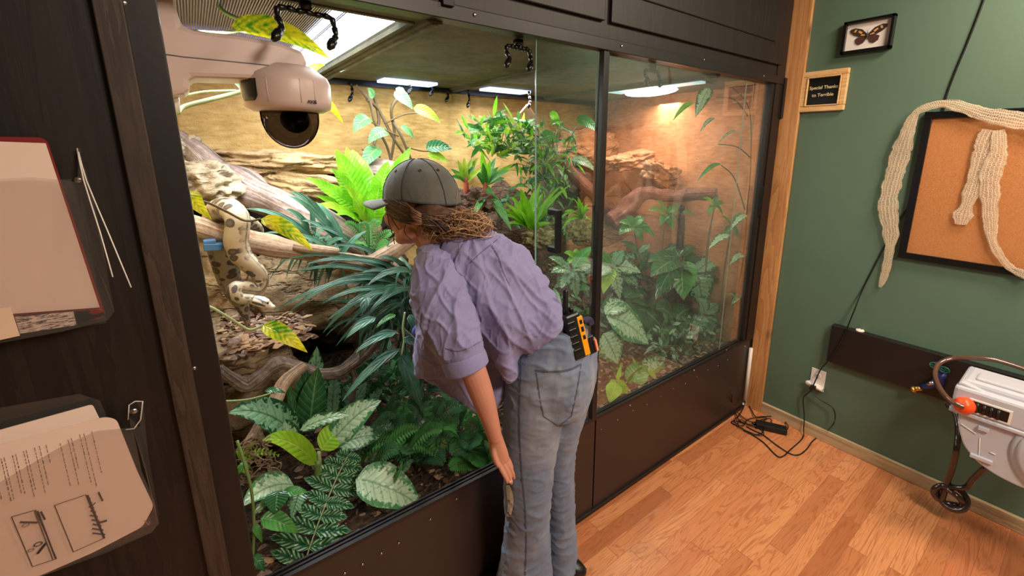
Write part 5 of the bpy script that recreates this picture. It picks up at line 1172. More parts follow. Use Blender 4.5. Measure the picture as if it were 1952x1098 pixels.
whorl('very broad dark leaves sloping down at the middle of the foggy pane',1188,568,.34,[(1280,650,-.04,58),(1255,600,.08,44),(1240,660,-.05,40),(1230,560,.08,30,'l_dark')],'l_dark',.14)
whorl('big pale silver leaf with folded top close to the glass right of the center post',1150,600,.17,[(1236,656,-.06,62,'l_silver_pale'),(1205,590,.05,36,'l_silver')],'l_silver_pale',.16)
whorl('pale hanging leaf beside the black center post, low on the right pane',1148,632,.14,[(1178,694,-.04,50,'l_silver_pale')],'l_silver_pale',.1)
whorl('faint broad leaves lying low near the glass at the right',1205,742,.12,[(1312,692,.10,48,'l_silver'),(1250,742,-.02,22,'l_silver_pale'),(1290,680,.14,34,'l_green'),(1225,690,.10,36,'l_green')],'l_silver',.1)
whorl('lime young leaves at the bottom of the right pane',1176,728,.12,[(1162,768,-.03,26),(1192,768,-.03,24),(1184,698,.02,8),(1200,745,.0,16),(1160,740,.03,18)],'l_lime',.08)
whorl('pale fresh leaves low behind the left edge of the right pane',1120,760,.14,[(1105,742,.02,20,'l_silver_pale'),(1140,745,.02,18,'l_lime'),(1100,770,.0,16,'l_silver_pale'),(1135,778,-.03,18),(1090,790,-.02,18)],'l_silver_pale',.1)
whorl('small fresh green whorl between the post and the reddish branch',1208,432,.45,[(1180,448,-.03,22),(1228,413,.0,16),(1248,452,-.03,20),(1195,412,.02,16),(1238,432,-.02,14),(1180,425,.0,16),(1226,462,-.04,14)],'l_green',.15,stempx=[(1222,520,.48),(1214,470,.46)])
whorl('leafy shoot directly under the reddish branch',1272,408,.40,[(1236,402,.0,18),(1250,384,.0,14),(1300,390,-.02,14),(1326,410,-.02,16),(1285,440,-.02,16),(1258,430,-.02,16),(1296,425,.02,12)],'l_green',.15,stempx=[(1262,500,.4),(1265,450,.4)])
whorl('slim leafed shoot right of the reddish branch tip',1362,392,.20,[(1340,378,.0,12,'l_fern'),(1382,388,.0,12),(1368,372,.0,10),(1350,410,.0,12),(1378,410,.0,10)],'l_green',.15,stempx=[(1345,520,.22),(1352,450,.21)])
whorl('bright small whorl beside the mossy clump at the door handle',1098,492,.5,[(1075,482,.0,14),(1120,480,.0,14),(1080,505,-.02,14),(1125,500,-.02,16),(1098,474,.02,12),(1105,512,-.02,16)],'l_fern',.15,'small_leaf_plant')
whorl('dusty broad leaves behind the radio and the center post',1090,515,.45,[(1135,508,-.02,22,'l_silver'),(1050,520,-.02,24,'l_silver_dark'),(1120,540,-.04,24),(1070,550,-.04,26,'l_silver_dark'),(1100,570,-.04,26),(1045,490,.02,20),(1130,470,.02,22,'l_green')],'l_silver_dark',.12)
# variegated thin croton
v=plant('curly_leaf_plant','thin twisted cream spotted leaves low in the middle of the foggy pane','plant',P(1262,665,.22))
PL([(1262,668,.22,1262,624,.2,8),(1262,668,.22,1232,668,.2,9),(1262,668,.22,1272,688,.2,9),(1262,668,.22,1240,655,.22,8),(1264,660,.22,1266,640,.2,9),(1258,668,.22,1226,678,.2,8)],v,'l_silver_pale',arch=.2,wavy=.5)
# right vine
v=plant('climbing_vine','thin climbing vine with sparse leaves at the right end wall','vine',P(1420,400,.08))
for pts in ([(1385,625),(1398,580),(1412,520),(1420,460),(1424,400),(1430,330),(1432,250),(1425,200),(1395,165)],[(1345,500),(1350,450),(1360,400),(1365,360)],[(1425,220),(1400,190),(1365,185)],[(1430,300),(1405,280),(1370,275)],[(1420,400),(1400,340),(1375,315)]):
    stem(v,[P(x,y,.075) for x,y in pts],.0035,'stem_brown',taper=.7)
PL([(1352,168,.075,1326,224,.065,28,'l_silver'),(1322,196,.075,1283,230,.065,13,'l_fern'),(1362,225,.075,1334,252,.065,9),(1374,312,.075,1330,345,.065,11,'l_green'),(1424,410,.075,1392,438,.065,16),(1405,250,.075,1368,275,.065,6),(1392,448,.075,1350,475,.065,18),(1423,485,.075,1390,505,.065,18),(1418,560,.075,1395,580,.065,22,'l_silver_dark'),(1405,575,.075,1390,560,.065,14,'l_silver'),(1430,520,.075,1440,540,.065,10)],v,'l_silver',arch=.12)
whorl('tall thin leafy stems behind the right end of the foggy pane',1395,430,.12,[(1375,412,.0,10),(1412,405,.0,10),(1380,450,.0,12),(1408,455,.0,12)],'l_green',.12,'broad_leaf_plant',[(1372,610,.14),(1380,520,.13)])
whorl('dull green broad leaves behind the parasol shaped plant',1325,520,.27,[(1290,560,.0,40),(1380,540,.0,40),(1340,590,-.05,46),(1300,510,.0,34),(1370,500,.0,34),(1400,570,.0,34)],'l_silver_dark',.15)
whorl('wide shaded leaves under the parasol shaped plant',1285,610,.30,[(1240,640,.0,46),(1330,650,.0,46),(1290,665,-.05,44),(1350,610,.0,40),(1250,590,.0,40),(1320,590,.0,36)],'l_dark',.15)
whorl('broad pale leaves hanging between the post and the silver leaf',1215,600,.55,[(1180,650,-.05,50),(1240,640,-.05,50),(1270,600,.0,44),(1200,560,.0,40),(1165,610,.0,44)],'l_silver_dark',.15)
whorl('low silver leaves on the soil right of the lime young leaves',1260,712,.16,[(1230,735,-.02,26),(1300,720,.0,30),(1285,695,.03,26),(1245,690,.03,28)],'l_silver',.12)
whorl('large grey green leaves against the end wall near the corner',1345,600,.20,[(1320,640,.0,34),(1385,630,.0,34),(1350,650,.0,36),(1370,580,.0,26),(1330,570,.0,28)],'l_silver_dark',.15)
m=MB(); m.tube([P(1300,410,.37),P(1298,440,.37),P(1296,475,.37)],[.018,.022,.02],12,rough=.5,rs=40); tag(m.build('cork_tube','cork_bark'),'short dark cork tube standing behind the leafy shoot under the reddish branch','bark')
m=MB(); m.ball(P(1299,397,.37),(.02,.02,.02)); m.tube([P(1299,400,.37),P(1298,430,.37)],.009,10); tag(m.build('sensor_knob','black_rubber'),'small round black knob behind the reddish branch','sensor')
bushy('ground_cover','grey green small leaved ground cover in the far right corner of the terrarium',1310,645,.20,80,40,170,(.03,.06),(.018,.03),['l_silver_dark','l_dark','l_silver'],(0,-.3,.6),1.5)
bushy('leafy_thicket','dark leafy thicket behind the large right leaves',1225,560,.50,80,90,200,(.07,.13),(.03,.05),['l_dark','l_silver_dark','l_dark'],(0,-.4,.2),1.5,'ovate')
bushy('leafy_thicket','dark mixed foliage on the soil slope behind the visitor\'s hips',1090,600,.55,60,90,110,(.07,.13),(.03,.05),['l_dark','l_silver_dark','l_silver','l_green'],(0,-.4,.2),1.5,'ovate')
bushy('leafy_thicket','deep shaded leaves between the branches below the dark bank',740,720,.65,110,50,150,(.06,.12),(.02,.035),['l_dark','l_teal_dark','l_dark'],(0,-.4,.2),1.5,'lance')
bushy('leafy_thicket','small plants on the soil low behind the right hand glass',1230,720,.22,80,26,60,(.03,.07),(.016,.03),['l_silver','l_green','l_lime'],(0,-.4,.6),1.5)
# ================================================================ VISITOR
def skinmat():
    t=NT('skin'); n=t.noise(t.coord(),14,3); n2=t.noise(t.coord(),400,2)
    return t.done(t.bsdf(Base_Color=t.mix(n,S((186,128,106)),S((204,146,124))),Roughness=.5,Subsurface_Weight=.12,Subsurface_Scale=.01,Normal=t.bump(n2,.08,.001)))
M['skin']=skinmat()
def fabric(name,a,b,weave=900,rough=.85,nb=.25,fade=None,scale=9):
    t=NT(name); v=t.coord(); n=t.noise(v,scale,4,.6); wv=t.noise(v,weave,2); m_=t.noise(t.coord('Object',(1,1,.25)),120,3)
    col=t.mix(n,S(a),S(b)); col=t.mix(t.math('MULTIPLY',m_,.18),col,S(tuple(min(255,x*1.35) for x in b)))
    if fade: col=t.mix(t.ramp(t.noise(t.coord('Object',(1,1,.5)),5,3),[(.5,0.0),(.68,.8)]),col,S(fade))
    h=t.math('ADD',t.math('MULTIPLY',wv,.3),t.math('MULTIPLY',t.noise(v,26,4,.6,.8),1.0))
    return t.done(t.bsdf(Base_Color=col,Roughness=rough,Normal=t.bump(h,nb,.006),Sheen_Weight=.15))
M['shirt']=fabric('shirt',(118,116,158),(142,139,182),nb=.35)
M['denim']=fabric('denim',(84,98,124),(112,126,152),700,.85,.3,(150,156,166),7)
M['denim_lit']=fabric('denim_lit',(120,150,190),(160,186,214),700)
M['denim_seam']=simple('denim_seam',(78,88,108),.8)
M['cap']=fabric('cap',(66,68,64),(96,98,92),800,.85,.45,(136,138,130),24)
M['cap_seam']=simple('cap_seam',(48,48,44),.8)
M['hair_dark']=simple('hair_dark',(52,34,28),.45,var=.3,nscale=60)
M['hair_brown']=simple('hair_brown',(132,96,68),.5,var=.35,nscale=60)
M['hair_blond']=simple('hair_blond',(206,168,126),.5,var=.3,nscale=60)
PE=thing('person','person in grey cap, lavender shirt and faded jeans bending to look into the terrarium','person',(.66,-.28,0))
def ring_tube(m,rows,seg=28,n=8,caps=True):
    """rows: px,py,depth,width px,thickness m -> elliptical tube whose wide side faces the viewer"""
    rs=spline(rows,n); C_=[D(r_[0],r_[1],r_[2]) for r_ in rs]; N=len(rs); b=len(m.v)
    for i,(r_,c) in enumerate(zip(rs,C_)):
        t_=(C_[min(i+1,N-1)]-C_[max(i-1,0)]).normalized(); vw=(c-CAM).normalized(); a_=t_.cross(vw).normalized(); d_=a_.cross(t_).normalized()
        ra=r_[3]/2*r_[2]/F_PX; rb=r_[4]/2
        for j in range(seg):
            q=2*math.pi*j/seg; m.vert(c+a_*math.cos(q)*ra+d_*math.sin(q)*rb,(i/(N-1),j/seg))
    for i in range(N-1):
        for j in range(seg): k=(j+1)%seg; m.face(b+i*seg+j,b+i*seg+k,b+(i+1)*seg+k,b+(i+1)*seg+j)
    if caps: m.face(*reversed(range(b,b+seg))); m.face(*range(b+(N-1)*seg,b+N*seg))
# ---- head frame
HD=1.215
hc=D(797,392,HD)
vw=(hc-CAM).normalized(); scr_r=RT@V((1,0,0)); scr_d=RT@V((0,1,0))
Fh=(-scr_r*.94+vw*.30+scr_d*.02).normalized()          # where the face looks: screen left, a little away, down
Uh=(UP-Fh*UP.dot(Fh)); Uh=(Uh+(-scr_r)*.0).normalized(); Lh=Uh.cross(Fh).normalized(); Uh=Fh.cross(Lh).normalized()
HM=Matrix((Fh,Lh,Uh)).transposed()
def H(x,y,z): return hc+HM@V((x,y,z))
def head_fill(m):
    R_=HM
    m.ball(H(-.010,0,.018),(.092,.072,.092),28,20,R_)      # cranium
    m.ball(H(.028,0,-.030),(.058,.058,.070),24,16,R_)       # face mass
    m.ball(H(.040,0,-.078),(.038,.040,.030),20,14,R_)       # jaw
    m.ball(H(.062,0,-.094),(.020,.022,.016),16,12,R_)       # chin
    m.ball(H(.076,0,.012),(.014,.046,.012),16,10,R_)        # brow
    for s_ in(-1,1):
        m.ball(H(.058,.036*s_,-.032),(.026,.024,.022),14,10,R_)   # cheek
        m.ball(H(-.008,.071*s_,-.020),(.016,.007,.028),12,10,R_)  # ear
        m.ball(H(.010,.046*s_,-.070),(.030,.014,.018),12,10,R_)
    m.tube([H(.082,0,.006),H(.092,0,-.014),H(.103,0,-.030),H(.092,0,-.038)],[.008,.009,.0115,.009],12)  # nose
    for s_ in(-1,1): m.ball(H(.092,.010*s_,-.034),(.008,.007,.006),10,8,R_)
    m.ball(H(.084,0,-.056),(.010,.022,.006),12,8,R_); m.ball(H(.082,0,-.066),(.010,.019,.006),12,8,R_)  # lips
neck_b=D(872,470,1.255)
LEGL=[(1040,650,1.31,110,.16),(1026,740,1.335,112,.17),(1012,830,1.36,92,.14),(1007,920,1.40,80,.12),(1008,1010,1.44,72,.11),(1014,1120,1.50,64,.10),(1018,1230,1.56,50,.08)]
LEGR=[(1070,650,1.40,90,.16),(1068,760,1.44,76,.13),(1064,860,1.49,48,.10),(1064,960,1.545,44,.09),(1066,1060,1.61,44,.09),(1068,1160,1.68,42,.08)]
ARM=[(835,505,1.19,66,.085),(855,570,1.17,64,.08),(880,640,1.155,56,.072),(900,700,1.15,50,.066),(918,750,1.165,45,.060),(934,800,1.19,34,.050),(944,836,1.21,27,.042)]
ARM2=[(960,505,1.38,50,.08),(960,560,1.48,48,.08),(930,640,1.50,40,.07),(945,720,1.46,34,.055),(985,770,1.42,28,.045),(1000,800,1.41,24,.04)]
def hand_fill(m):
    # left hand resting on the thigh: palm plus five digits, px/py/depth/width px/thickness
    ring_tube(m,[(943,830,1.208,27,.040),(948,850,1.214,31,.032),(953,868,1.220,33,.028),(957,880,1.224,30,.024)],16,6)
    for rows in ([(947,876,1.214,9,.015),(955,894,1.214,8.5,.014),(963,909,1.219,8,.013),(968,920,1.227,6.5,.011)],
                 [(954,874,1.219,9,.015),(963,891,1.223,8.5,.014),(971,908,1.231,8,.013),(975,922,1.242,6.5,.011)],
                 [(960,872,1.224,9,.015),(970,887,1.232,8.5,.014),(977,901,1.241,7.5,.013),(980,912,1.252,6.2,.011)],
                 [(964,868,1.232,9,.015),(971,880,1.238,8.5,.014),(976,892,1.246,7,.012)],
                 [(943,846,1.206,11,.018),(941,862,1.202,10.5,.017),(945,878,1.202,9.5,.015),(951,890,1.206,7.5,.012)]):
        ring_tube(m,rows,10,5)
    pass
def body_fill(m):
    head_fill(m)
    m.tube([H(-.012,0,-.04),H(-.030,0,-.085),neck_b.lerp(H(-.03,0,-.085),.4),neck_b],[.052,.050,.054,.062],20)
    ring_tube(m,[(868,458,1.26,60,.14),(880,490,1.27,120,.15),(920,545,1.28,140,.16),(965,590,1.30,120,.15),(1010,625,1.32,120,.15),(1050,665,1.345,135,.18),(1052,720,1.37,125,.18)],24,5)
    ring_tube(m,LEGL,20,4); ring_tube(m,LEGR,20,4)
    for (px,py,d_) in ((1018,1228,1.56),(1068,1158,1.68)):
        a_=D(px,py,d_); a_.z=max(a_.z,.05); m.ball(a_+V((-.035,.045,-.02)),(.045,.045,.04)); m.ball(a_+V((-.06,.08,-.03)),(.04,.04,.03))
    ring_tube(m,ARM,20,4); hand_fill(m)
    m.ball(D(842,505,1.20),.046,16,12); m.ball(D(955,500,1.37),.04,16,12)
    ring_tube(m,ARM2,16,4); m.tube([D(950,500,1.37),D(910,490,1.30),D(860,490,1.22)],[.05,.06,.05],16)
    c=D(1008,818,1.41); m.tube([c,c+V((-.01,.03,-.04)),c+V((-.015,.05,-.08))],[.02,.026,.02],12)
    for k_ in range(4):
        q=c+V((-.02+.014*k_,.05,-.075)); m.tube([q,q+V((-.002,.01,-.035)),q+V((0,.006,-.06))],[.0085,.0085,.007],8)
    q=c+V((.02,.02,-.04)); m.tube([q,q+V((.018,.01,-.03))],[.010,.008],8)
body=blobmesh('body',body_fill,'skin',PE,.0023,3)
# face details
fm=MB()
for s_ in(-1,1): fm.ball(H(.074,.030*s_,-.004),(.011,.012,.011),14,10,HM)
ey=fm.build('eyes','white_plastic',body)
fm=MB()
for s_ in(-1,1): fm.ball(H(.082,.031*s_,-.005),(.004,.0055,.0055),10,8,HM)
fm.build('iris','ink',ey)
fm=MB()
for s_ in(-1,1): fm.tube([H(.082,.016*s_,.014),H(.084,.030*s_,.019),H(.074,.046*s_,.013)],[.002,.003,.0012],6)
fm.build('eyebrows','hair_dark',body)
fm=MB(); fm.tube([H(.0885,.022*(t_/4-.5)*2,-.061-.002*abs(t_/4-.5)) for t_ in range(5)],[.0012,.0022,.0026,.0022,.0012],6,flat=1.4); fm.build('lips',simple('lips',(176,96,88),.4),body)
# nails
nm=MB()
for px,py,d_ in((972,919,1.2235),(975,917,1.2335)): nm.ball(D(px,py,d_),(.0035,.0035,.0045),8,6)
nm.build('fingernails',simple('nail',(226,170,152),.3),body)
# ---- jeans
JL=[(1050,640,1.305,120,.20),(1034,700,1.315,134,.21),(1020,770,1.33,120,.19),(1010,850,1.36,106,.16),(1006,930,1.39,92,.145),(1005,1000,1.43,84,.14),(1003,1060,1.465,96,.15),(1000,1120,1.50,112,.17),(996,1200,1.55,128,.20),(996,1232,1.57,132,.21)]
JR=[(1085,650,1.38,105,.20),(1085,720,1.41,100,.20),(1073,790,1.45,84,.18),(1066,860,1.49,62,.15),(1066,940,1.54,58,.14),(1069,1020,1.59,58,.14),(1071,1090,1.63,66,.16),(1074,1170,1.68,76,.18)]
def jeans_fill(m):
    ring_tube(m,JL,30,5); ring_tube(m,JR,30,5)
    ring_tube(m,[(1064,618,1.315,104,.22),(1062,640,1.32,124,.23),(1056,680,1.335,152,.25),(1052,720,1.35,160,.26),(1046,770,1.37,140,.22)],30,5)
    m.ball(D(1098,705,1.335),(.055,.055,.065),20,14)
def wr(scale,amp,axis=(0,0,1),st=1.0):
    def f(p,n):
        q=V((p.x*scale,p.y*scale,p.z*scale*st)); a_=noise.noise(q+V((9,2,5))); b_=1-abs(noise.noise(q*1.9+V((3,7,1))))*2
        return amp*(a_*.7+b_*.3)
    return f
def crease(q,k_=2.2): return max(0.0,1-abs(noise.noise(q))*k_*2.2)**1.6
def jeans_disp(p,n):
    z=p.z; hor=math.sin(z*120+6*noise.noise(p*9))*.0011*max(0,min(1,(.62-z)*3))
    return wr(16,.004,st=2.2)(p,n)+hor+.0035*(crease(V((p.x*12,p.y*12,p.z*26)),2)-.3)*(1 if p.z>.8 or p.z<.6 else .4)
jeans=blobmesh('jeans',jeans_fill,'denim',PE,.005,5,jeans_disp)
# waistband, seam, pocket, loops drawn on the surface
surf_strip(jeans,[(1000,640),(1012,632),(1040,620),(1075,612),(1112,606)],[9,10,10,10,9],M['denim'],'waistband',jeans,.004)
surf_strip(jeans,[(985,655),(1010,648),(1045,640),(1085,634),(1125,630)],[1.6]*5,M['denim_seam'],'waist_seam',jeans,.001)
surf_strip(jeans,[(985,648),(992,690),(990,760),(990,830),(994,900),(1000,960),(1003,1030),(1001,1097)],[3]*8,M['denim_seam'],'side_seam',jeans,.0012)
surf_strip(jeans,[(1020,706),(1050,709),(1085,705),(1108,694)],[4,4,4,4],M['denim_seam'],'pocket_hem',jeans,.0015)
surf_strip(jeans,[(1022,710),(1024,722),(1030,765),(1035,788),(1037,794),(1052,804),(1064,812),(1070,809),(1086,796),(1090,790),(1100,745),(1108,696)],[2.2]*12,M['denim_seam'],'pocket_stitching',jeans,.0012)
surf_strip(jeans,[(1002,640),(1007,660),(1010,678)],[9,8,8],M['denim'],'belt_loop',jeans,.006)
surf_strip(jeans,[(968,925),(972,945),(973,965),(969,985)],[7,12,10,8],simple('torn_threads',(240,234,232),.9,var=.3,nscale=200),'torn_knee',jeans,.003)
surf_strip(jeans,[(966,990),(960,1020),(955,1060),(950,1097)],[12,14,16,18],M['denim_lit'],'lit_front',jeans,.0015)  # bluish terrarium light on the shin, painted as a paler denim strip
# shoes
for (px,py,d_) in ((996,1235,1.57),(1074,1172,1.68)):
    a_=D(px,py,d_); c=V((a_.x-.03,a_.y+.03,.0)); m=MB(); q=Matrix.Rotation(math.atan2(.9,-.5),3,'Z')
    m.ball(c+V((0,0,.045)),(.13,.045,.045),20,12,q); m.box(c+V((0,0,.012)),(.24,.08,.022),q); m.build('shoe','black_rubber',PE,bevel=.004)
# ---- shirt
def torso_fill(m):
    ring_tube(m,[(876,456,1.25,80,.15),(890,480,1.25,150,.20),(912,520,1.255,196,.23),(950,565,1.27,196,.25),(992,602,1.29,172,.25),(1022,612,1.305,132,.26),(1034,622,1.312,100,.25)],36,5)
    ring_tube(m,[(835,490,1.24,70,.16),(845,540,1.26,110,.20),(862,610,1.30,150,.20),(880,670,1.32,172,.18),(884,715,1.33,172,.15),(866,746,1.335,134,.12)],32,5)
    ring_tube(m,[(930,560,1.25,120,.20),(950,630,1.25,90,.17),(965,690,1.26,54,.13),(966,722,1.265,26,.10)],28,5)
    m.tube([D(962,500,1.37),D(992,530,1.41),D(985,600,1.45)],[.045,.065,.07],20)
    m.ball(D(838,488,1.225),(.060,.055,.050),20,14); m.ball(D(856,476,1.235),(.055,.05,.04),20,14)
def sframe(p,sx,sz,off=0.0,tilt=0.0):
    q=p-D(870,450,1.2); x=q.dot(scr_r); z=q.dot(scr_d); x2=x*math.cos(tilt)-z*math.sin(tilt); z2=x*math.sin(tilt)+z*math.cos(tilt)
    return V((x2*sx+off,q.dot(vw)*sx*.6,z2*sz))
def crease(q,k_=2.2): return max(0.0,1-abs(noise.noise(q))*k_*2.2)**1.6
def fold(p,n):
    d1=(p-D(900,440,1.2)); an=math.atan2(d1.dot(scr_d),d1.dot(scr_r)); r_=min(1,d1.length*4)
    w_=.012*noise.noise(sframe(p,4,4,3))
    f=(.0080*r_*(math.sin(an*11+5*noise.noise(p*5))))
    f+=.0060*(crease(V((an*4,d1.length*4,2))+V((w_*30,0,0)),1.8)-.35)*r_
    f+=.0040*(crease(sframe(p,22,9,7,.7),2)-.3)+.0022*(crease(sframe(p,46,22,1,-.5),2)-.3)
    return f
shirt=blobmesh('shirt',torso_fill,'shirt',PE,.0035,7,fold)
def sleeve_fill(m):
    ring_tube(m,[(850,482,1.20,50,.09),(834,504,1.19,88,.14),(836,548,1.165,108,.16),(852,600,1.145,112,.155),(872,652,1.135,102,.14),(884,682,1.135,84,.12)],30,6)
def sl_fold(p,n):
    return .0075*(crease(sframe(p,14,5,2,-.25),2)-.3)+.0045*(crease(sframe(p,24,12,5,.5),2)-.3)+.0022*(crease(sframe(p,50,26,1,-.6),2)-.3)
sleeve=blobmesh('sleeve',sleeve_fill,'shirt',shirt,.003,5,sl_fold); 
m=MB(); cr=[(882,676,1.132,80,.118),(886,688,1.133,84,.120),(891,702,1.135,82,.116)]; ring_tube(m,cr,36,4,False); m.build('cuff','shirt',sleeve,solid=.004)
surf_strip(shirt,[(894,503),(914,484),(936,466),(970,440),(985,438)],[1.8]*5,simple('shirt_seam',(96,88,126),.9),'yoke_seam',shirt,.0012)
surf_strip(shirt,[(937,468),(950,490),(958,515),(972,545)],[3,2.4,1.6,.8],M['shirt_seam'] if 'shirt_seam' in M else bpy.data.materials['shirt_seam'],'back_pleat',shirt,.001)
surf_strip(sleeve,[(848,664),(870,670),(893,664),(918,650)],[1.5]*4,bpy.data.materials['shirt_seam'],'cuff_gather',sleeve,.001)
# collar
m=MB(); cc=D(856,458,1.235); ax=(neck_b-H(-.02,0,-.08)).normalized()
m.lathe(cc,[(.070,-.018),(.076,.0),(.086,.018),(.090,.022),(.082,.016),(.066,-.012)],32,tuple(ax)); m.build('collar','shirt',shirt)
m=MB(); ring_tube(m,[(797,622,1.32,10,.02),(792,634,1.32,16,.02),(801,640,1.32,8,.02)],10,3); m.build('shirt_lining',M['blue_plastic'] if False else simple('shirt_lining',(72,88,160),.8),shirt)
# ---- cap
def cap_fn(u_,v_):
    a_=2*math.pi*v_; th=math.pi*.5*u_
    x=math.cos(a_)*math.sin(th); y=math.sin(a_)*math.sin(th); z=math.cos(th)
    rx_=.100 if x>0 else .114; n_=.004*noise.noise(V((x*5,y*5,z*5)))+.002*noise.noise(V((x*14,y*14,z*14)))
    zz=.104*z**1.0 if z>0 else 0
    p=V((-.010+x*rx_*(1+n_*4),y*.085,.022+zz-(.022*(1-z) if x<0 else 0)*(-x)))
    ribs=abs(math.sin(a_*3)); p*=1-.010*max(0,.15-ribs)*6*math.sin(th)
    return H(*p),(v_,u_)
CAPo=None
m=MB(); m.grid(26,72,cap_fn,True); CAPo=m.build('cap','cap',PE,solid=.003)
m=MB()
def brim(u_,v_):
    a_=(v_-.5)*2.35; r0=.099; ext=.070*(math.cos(a_*.62))**.8*u_
    x=math.cos(a_)*(r0)+ext; y=math.sin(a_)*.084*(1+.06*u_)
    return H(-.010+x,y,.022-.006*u_-.016*(abs(v_-.5)*2)**2*(.3+.7*u_)),(v_,u_)
m.grid(10,28,brim); m.build('brim','cap',CAPo,solid=.004)
m=MB(); m.ball(H(-.012,0,.122),(.007,.007,.004),12,8,HM); m.build('button','cap',CAPo)
def cap_line(al,name='cap_seam',t0=.05,t1=.98,r_=.0011,off=.0025):
    m=MB(); pts=[]
    for i in range(14):
        p,_=cap_fn(t0+(t1-t0)*i/13,al); pts.append(p+(p-H(-.01,0,.03)).normalized()*off)
    m.tube(pts,r_,6); return m.build(name,'cap_seam',CAPo)
for al in (.25,.25+1/6,.25+2/6,.25-1/6,.75,.75+1/6): cap_line(al)
m=MB(); pts=[cap_fn(.99,v_/30)[0]+V((0,0,0)) for v_ in range(31)]; m.tube([p+(p-H(-.01,0,.02)).normalized()*.002 for p in pts],.0022,6); m.build('sweat_band','cap_seam',CAPo)
for al in(.33,.17,.5-.06):
    p,_=cap_fn(.48,al); nrm_=(p-H(-.01,0,.03)).normalized(); m=MB(); m.lathe(p+nrm_*.002,[(.0045,0),(.0045,.0012),(.002,.0014),(.0018,0)],12,tuple(nrm_)); m.build('eyelet','cap_seam',CAPo)
# ---- hair
def hair_vol(m):
    m.ball(H(-.058,0,-.010),(.058,.077,.052),24,16,HM); m.ball(H(-.075,0,-.035),(.042,.055,.040),20,14,HM)
    m.ball(D(862,424,1.225),(.066,.055,.046),20,14); m.ball(D(896,434,1.23),(.046,.042,.036),16,12)
    m.ball(D(842,408,1.215),(.045,.045,.032),16,12)
def hv(p,n): return .006*(1-2*abs(noise.noise(V((p.x*26,p.y*26,p.z*46)))))
M['hair_mid']=simple('hair_mid',(84,58,44),.75,var=.35,nscale=80)
hair=blobmesh('hair',hair_vol,'hair_mid',PE,.004,4,hv)
def strand(m,pts,r_): m.tube([V(p) for p in spline(pts,5)],r_,3,caps=False)
ms={k_:MB() for k_ in('hair_dark','hair_brown','hair_blond')}
random.seed(21)
bc=D(866,431,1.200)
for i in range(1100):
    a0=rnd(0,6.28); k_=random.choices(['hair_dark','hair_brown','hair_blond'],[.12,.38,.50])[0]
    ax=(sphere_dir((0,0,0))); r0=rnd(.020,.062); u0=ax.orthogonal().normalized(); w0=ax.cross(u0); n_=6; sp_a=rnd(2.0,5.0)
    cc_=bc+scr_r*rnd(-.040,.044)+scr_d*rnd(-.014,.016)
    pts=[]
    for j in range(n_):
        t_=a0+sp_a*j/(n_-1); q=(u0*math.cos(t_)+w0*math.sin(t_))*r0*(1+.12*rnd(-1,1)); q=q-scr_d*q.dot(scr_d)*.30+scr_r*q.dot(scr_r)*.30
        pts.append(cc_+q)
    strand(ms[k_],pts,rnd(.0005,.0011))
# strands from the temple back to the bun, and dark side hair
for i in range(620):
    s_=1 if random.random()<.75 else -1; z0=rnd(-.035,.024); x0=rnd(-.01,.058)
    a_=H(x0,s_*(.079-.35*max(0,x0-.03)),z0*.8+.012); b_=H(-.060,s_*.087,z0*.5-.022); c_=bc+V((rnd(-.045,.045),rnd(-.045,.03),rnd(-.035,.03)))
    k_='hair_dark' if x0>.0 and random.random()<.75 else 'hair_brown'
    strand(ms[k_],[a_,a_.lerp(b_,.5)+HM@V((0,.013*s_,rnd(-.008,.006))),b_,b_.lerp(c_,.6)+UP*rnd(-.005,.012),c_],rnd(.0006,.0012))
for i in range(170):   # fly-aways
    d_=(scr_r*rnd(.0,1)+scr_d*rnd(-.7,.8)+vw*rnd(-.4,.2)).normalized(); a_=bc+d_*rnd(.03,.055)
    strand(ms[random.choice(('hair_blond','hair_brown'))],[a_,a_+d_*.02+UP*rnd(-.01,.02),a_+d_*rnd(.03,.055)+UP*rnd(-.03,.02)],.0004)
for pts in ([H(.052,.066,.012),H(.050,.072,-.03),H(.046,.066,-.075),H(.050,.058,-.098)],[H(.046,.068,.012),H(.040,.073,-.02),H(.020,.074,-.055)],[H(-.01,.074,-.03),H(.005,.074,-.06),H(-.01,.066,-.085)]): strand(ms['hair_dark'],pts,.0014)
for k_ in ms: ms[k_].build('hair_strands',k_,hair)
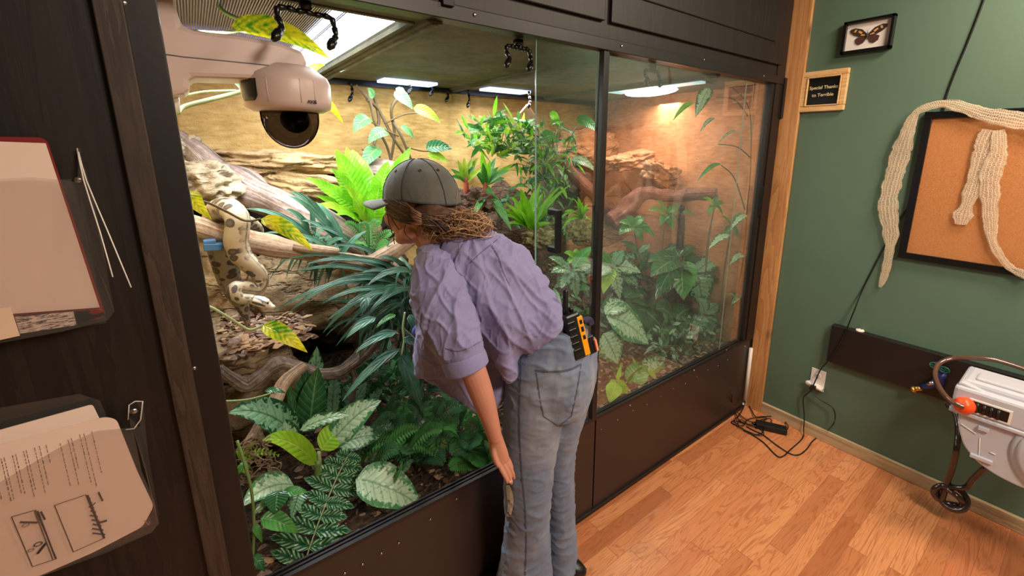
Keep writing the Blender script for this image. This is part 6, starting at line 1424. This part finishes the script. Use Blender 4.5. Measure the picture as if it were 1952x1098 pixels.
# ---- radio on the belt
rc=D(1098,632,1.245)
RD=thing('two_way_radio','black and yellow two way radio clipped to the visitor\'s waistband','radio',rc)
tl=D(1082,596,1.235); br=D(1102,680,1.255); axr=(br-tl).normalized(); sidr=(scr_r*.82+vw*.35); sidr=(sidr-axr*sidr.dot(axr)).normalized(); nr_=axr.cross(sidr).normalized()
RR=Matrix((sidr,nr_,-axr)).transposed(); L_=(br-tl).length; rcc=tl.lerp(br,.5)+sidr*.006-vw*.006
def rb_(o,s): 
    m=MB(); m.box(rcc+RR@V(o),s,RR); return m
rb_((-.004,0,0),(.050,.038,L_)).build('radio_body','black_rubber',RD,smooth=False,bevel=.007)
for i in range(5):
    z=L_*(.30-.15*i); mm=MB()
    for s_ in(-1,1): mm.box(rcc+RR@V((-.014,.0192*s_,z)),(.024,.004,L_*.10),RR)
    mm.build('side_grip','hook_black',RD,smooth=False,bevel=.0015)
for s_ in(-1,1): pass
m=MB(); 
for s_ in(-1,1): m.box(rcc+RR@V((.015,.0192*s_,-.004)),(.018,.0030,L_*.86),RR)
m.box(rcc+RR@V((.0215,0,-.004)),(.004,.030,L_*.86),RR); m.build('yellow_panel','yellow_plastic',RD,smooth=False,bevel=.002)
for z,h_ in ((.28,.10),(.12,.12),(-.06,.10)):
    m=MB(); 
    for s_ in(-1,1): m.box(rcc+RR@V((.016,.0204*s_,L_*z)),(.009,.003,L_*h_),RR)
    m.build('button','black_rubber',RD,smooth=False,bevel=.0015)
at0=tl+sidr*-.008; at1=D(1078,551,1.225); m=MB(); m.tube([at0+axr*.01,at0.lerp(at1,.3),at0.lerp(at1,.9),at1],[.0085,.0085,.0075,.006],14); m.build('antenna','black_rubber',RD)
m=MB(); kb=tl+sidr*.012; m.tube([kb,kb-axr*.012],.007,12); m.build('volume_knob','black_rubber',RD)
m=MB(); m.box(rcc+RR@V((-.004,.022 if nr_.dot(vw)>0 else -.022,.01)),(.016,.010,L_*.6),RR); m.build('belt_clip','hook_black',RD,smooth=False,bevel=.002)
WL=MB(); a_=D(1124,655,1.30); WL.box(a_,(.022,.03,.055),RR); wal=WL.build('phone','black_rubber',smooth=False,bevel=.003)
E_=thing('pocket_phone','black phone with an orange edge sticking out of the visitor\'s back pocket','phone',a_); wal.name='phone_case'; attach(wal,E_)
m=MB(); m.box(a_+scr_r*.012-vw*.004,(.006,.03,.034),RR); m.build('orange_edge',simple('orange_edge',(240,150,110),.5),E_,smooth=False)
m=MB(); a_=D(1118,610,1.30); m.box(a_,(.03,.03,.012),RR); m.box(a_+scr_r*.01+scr_d*.006,(.02,.02,.02),RR); m.build('fabric_flap',simple('fabric_flap',(40,36,66),.8),E_,smooth=False,bevel=.004)
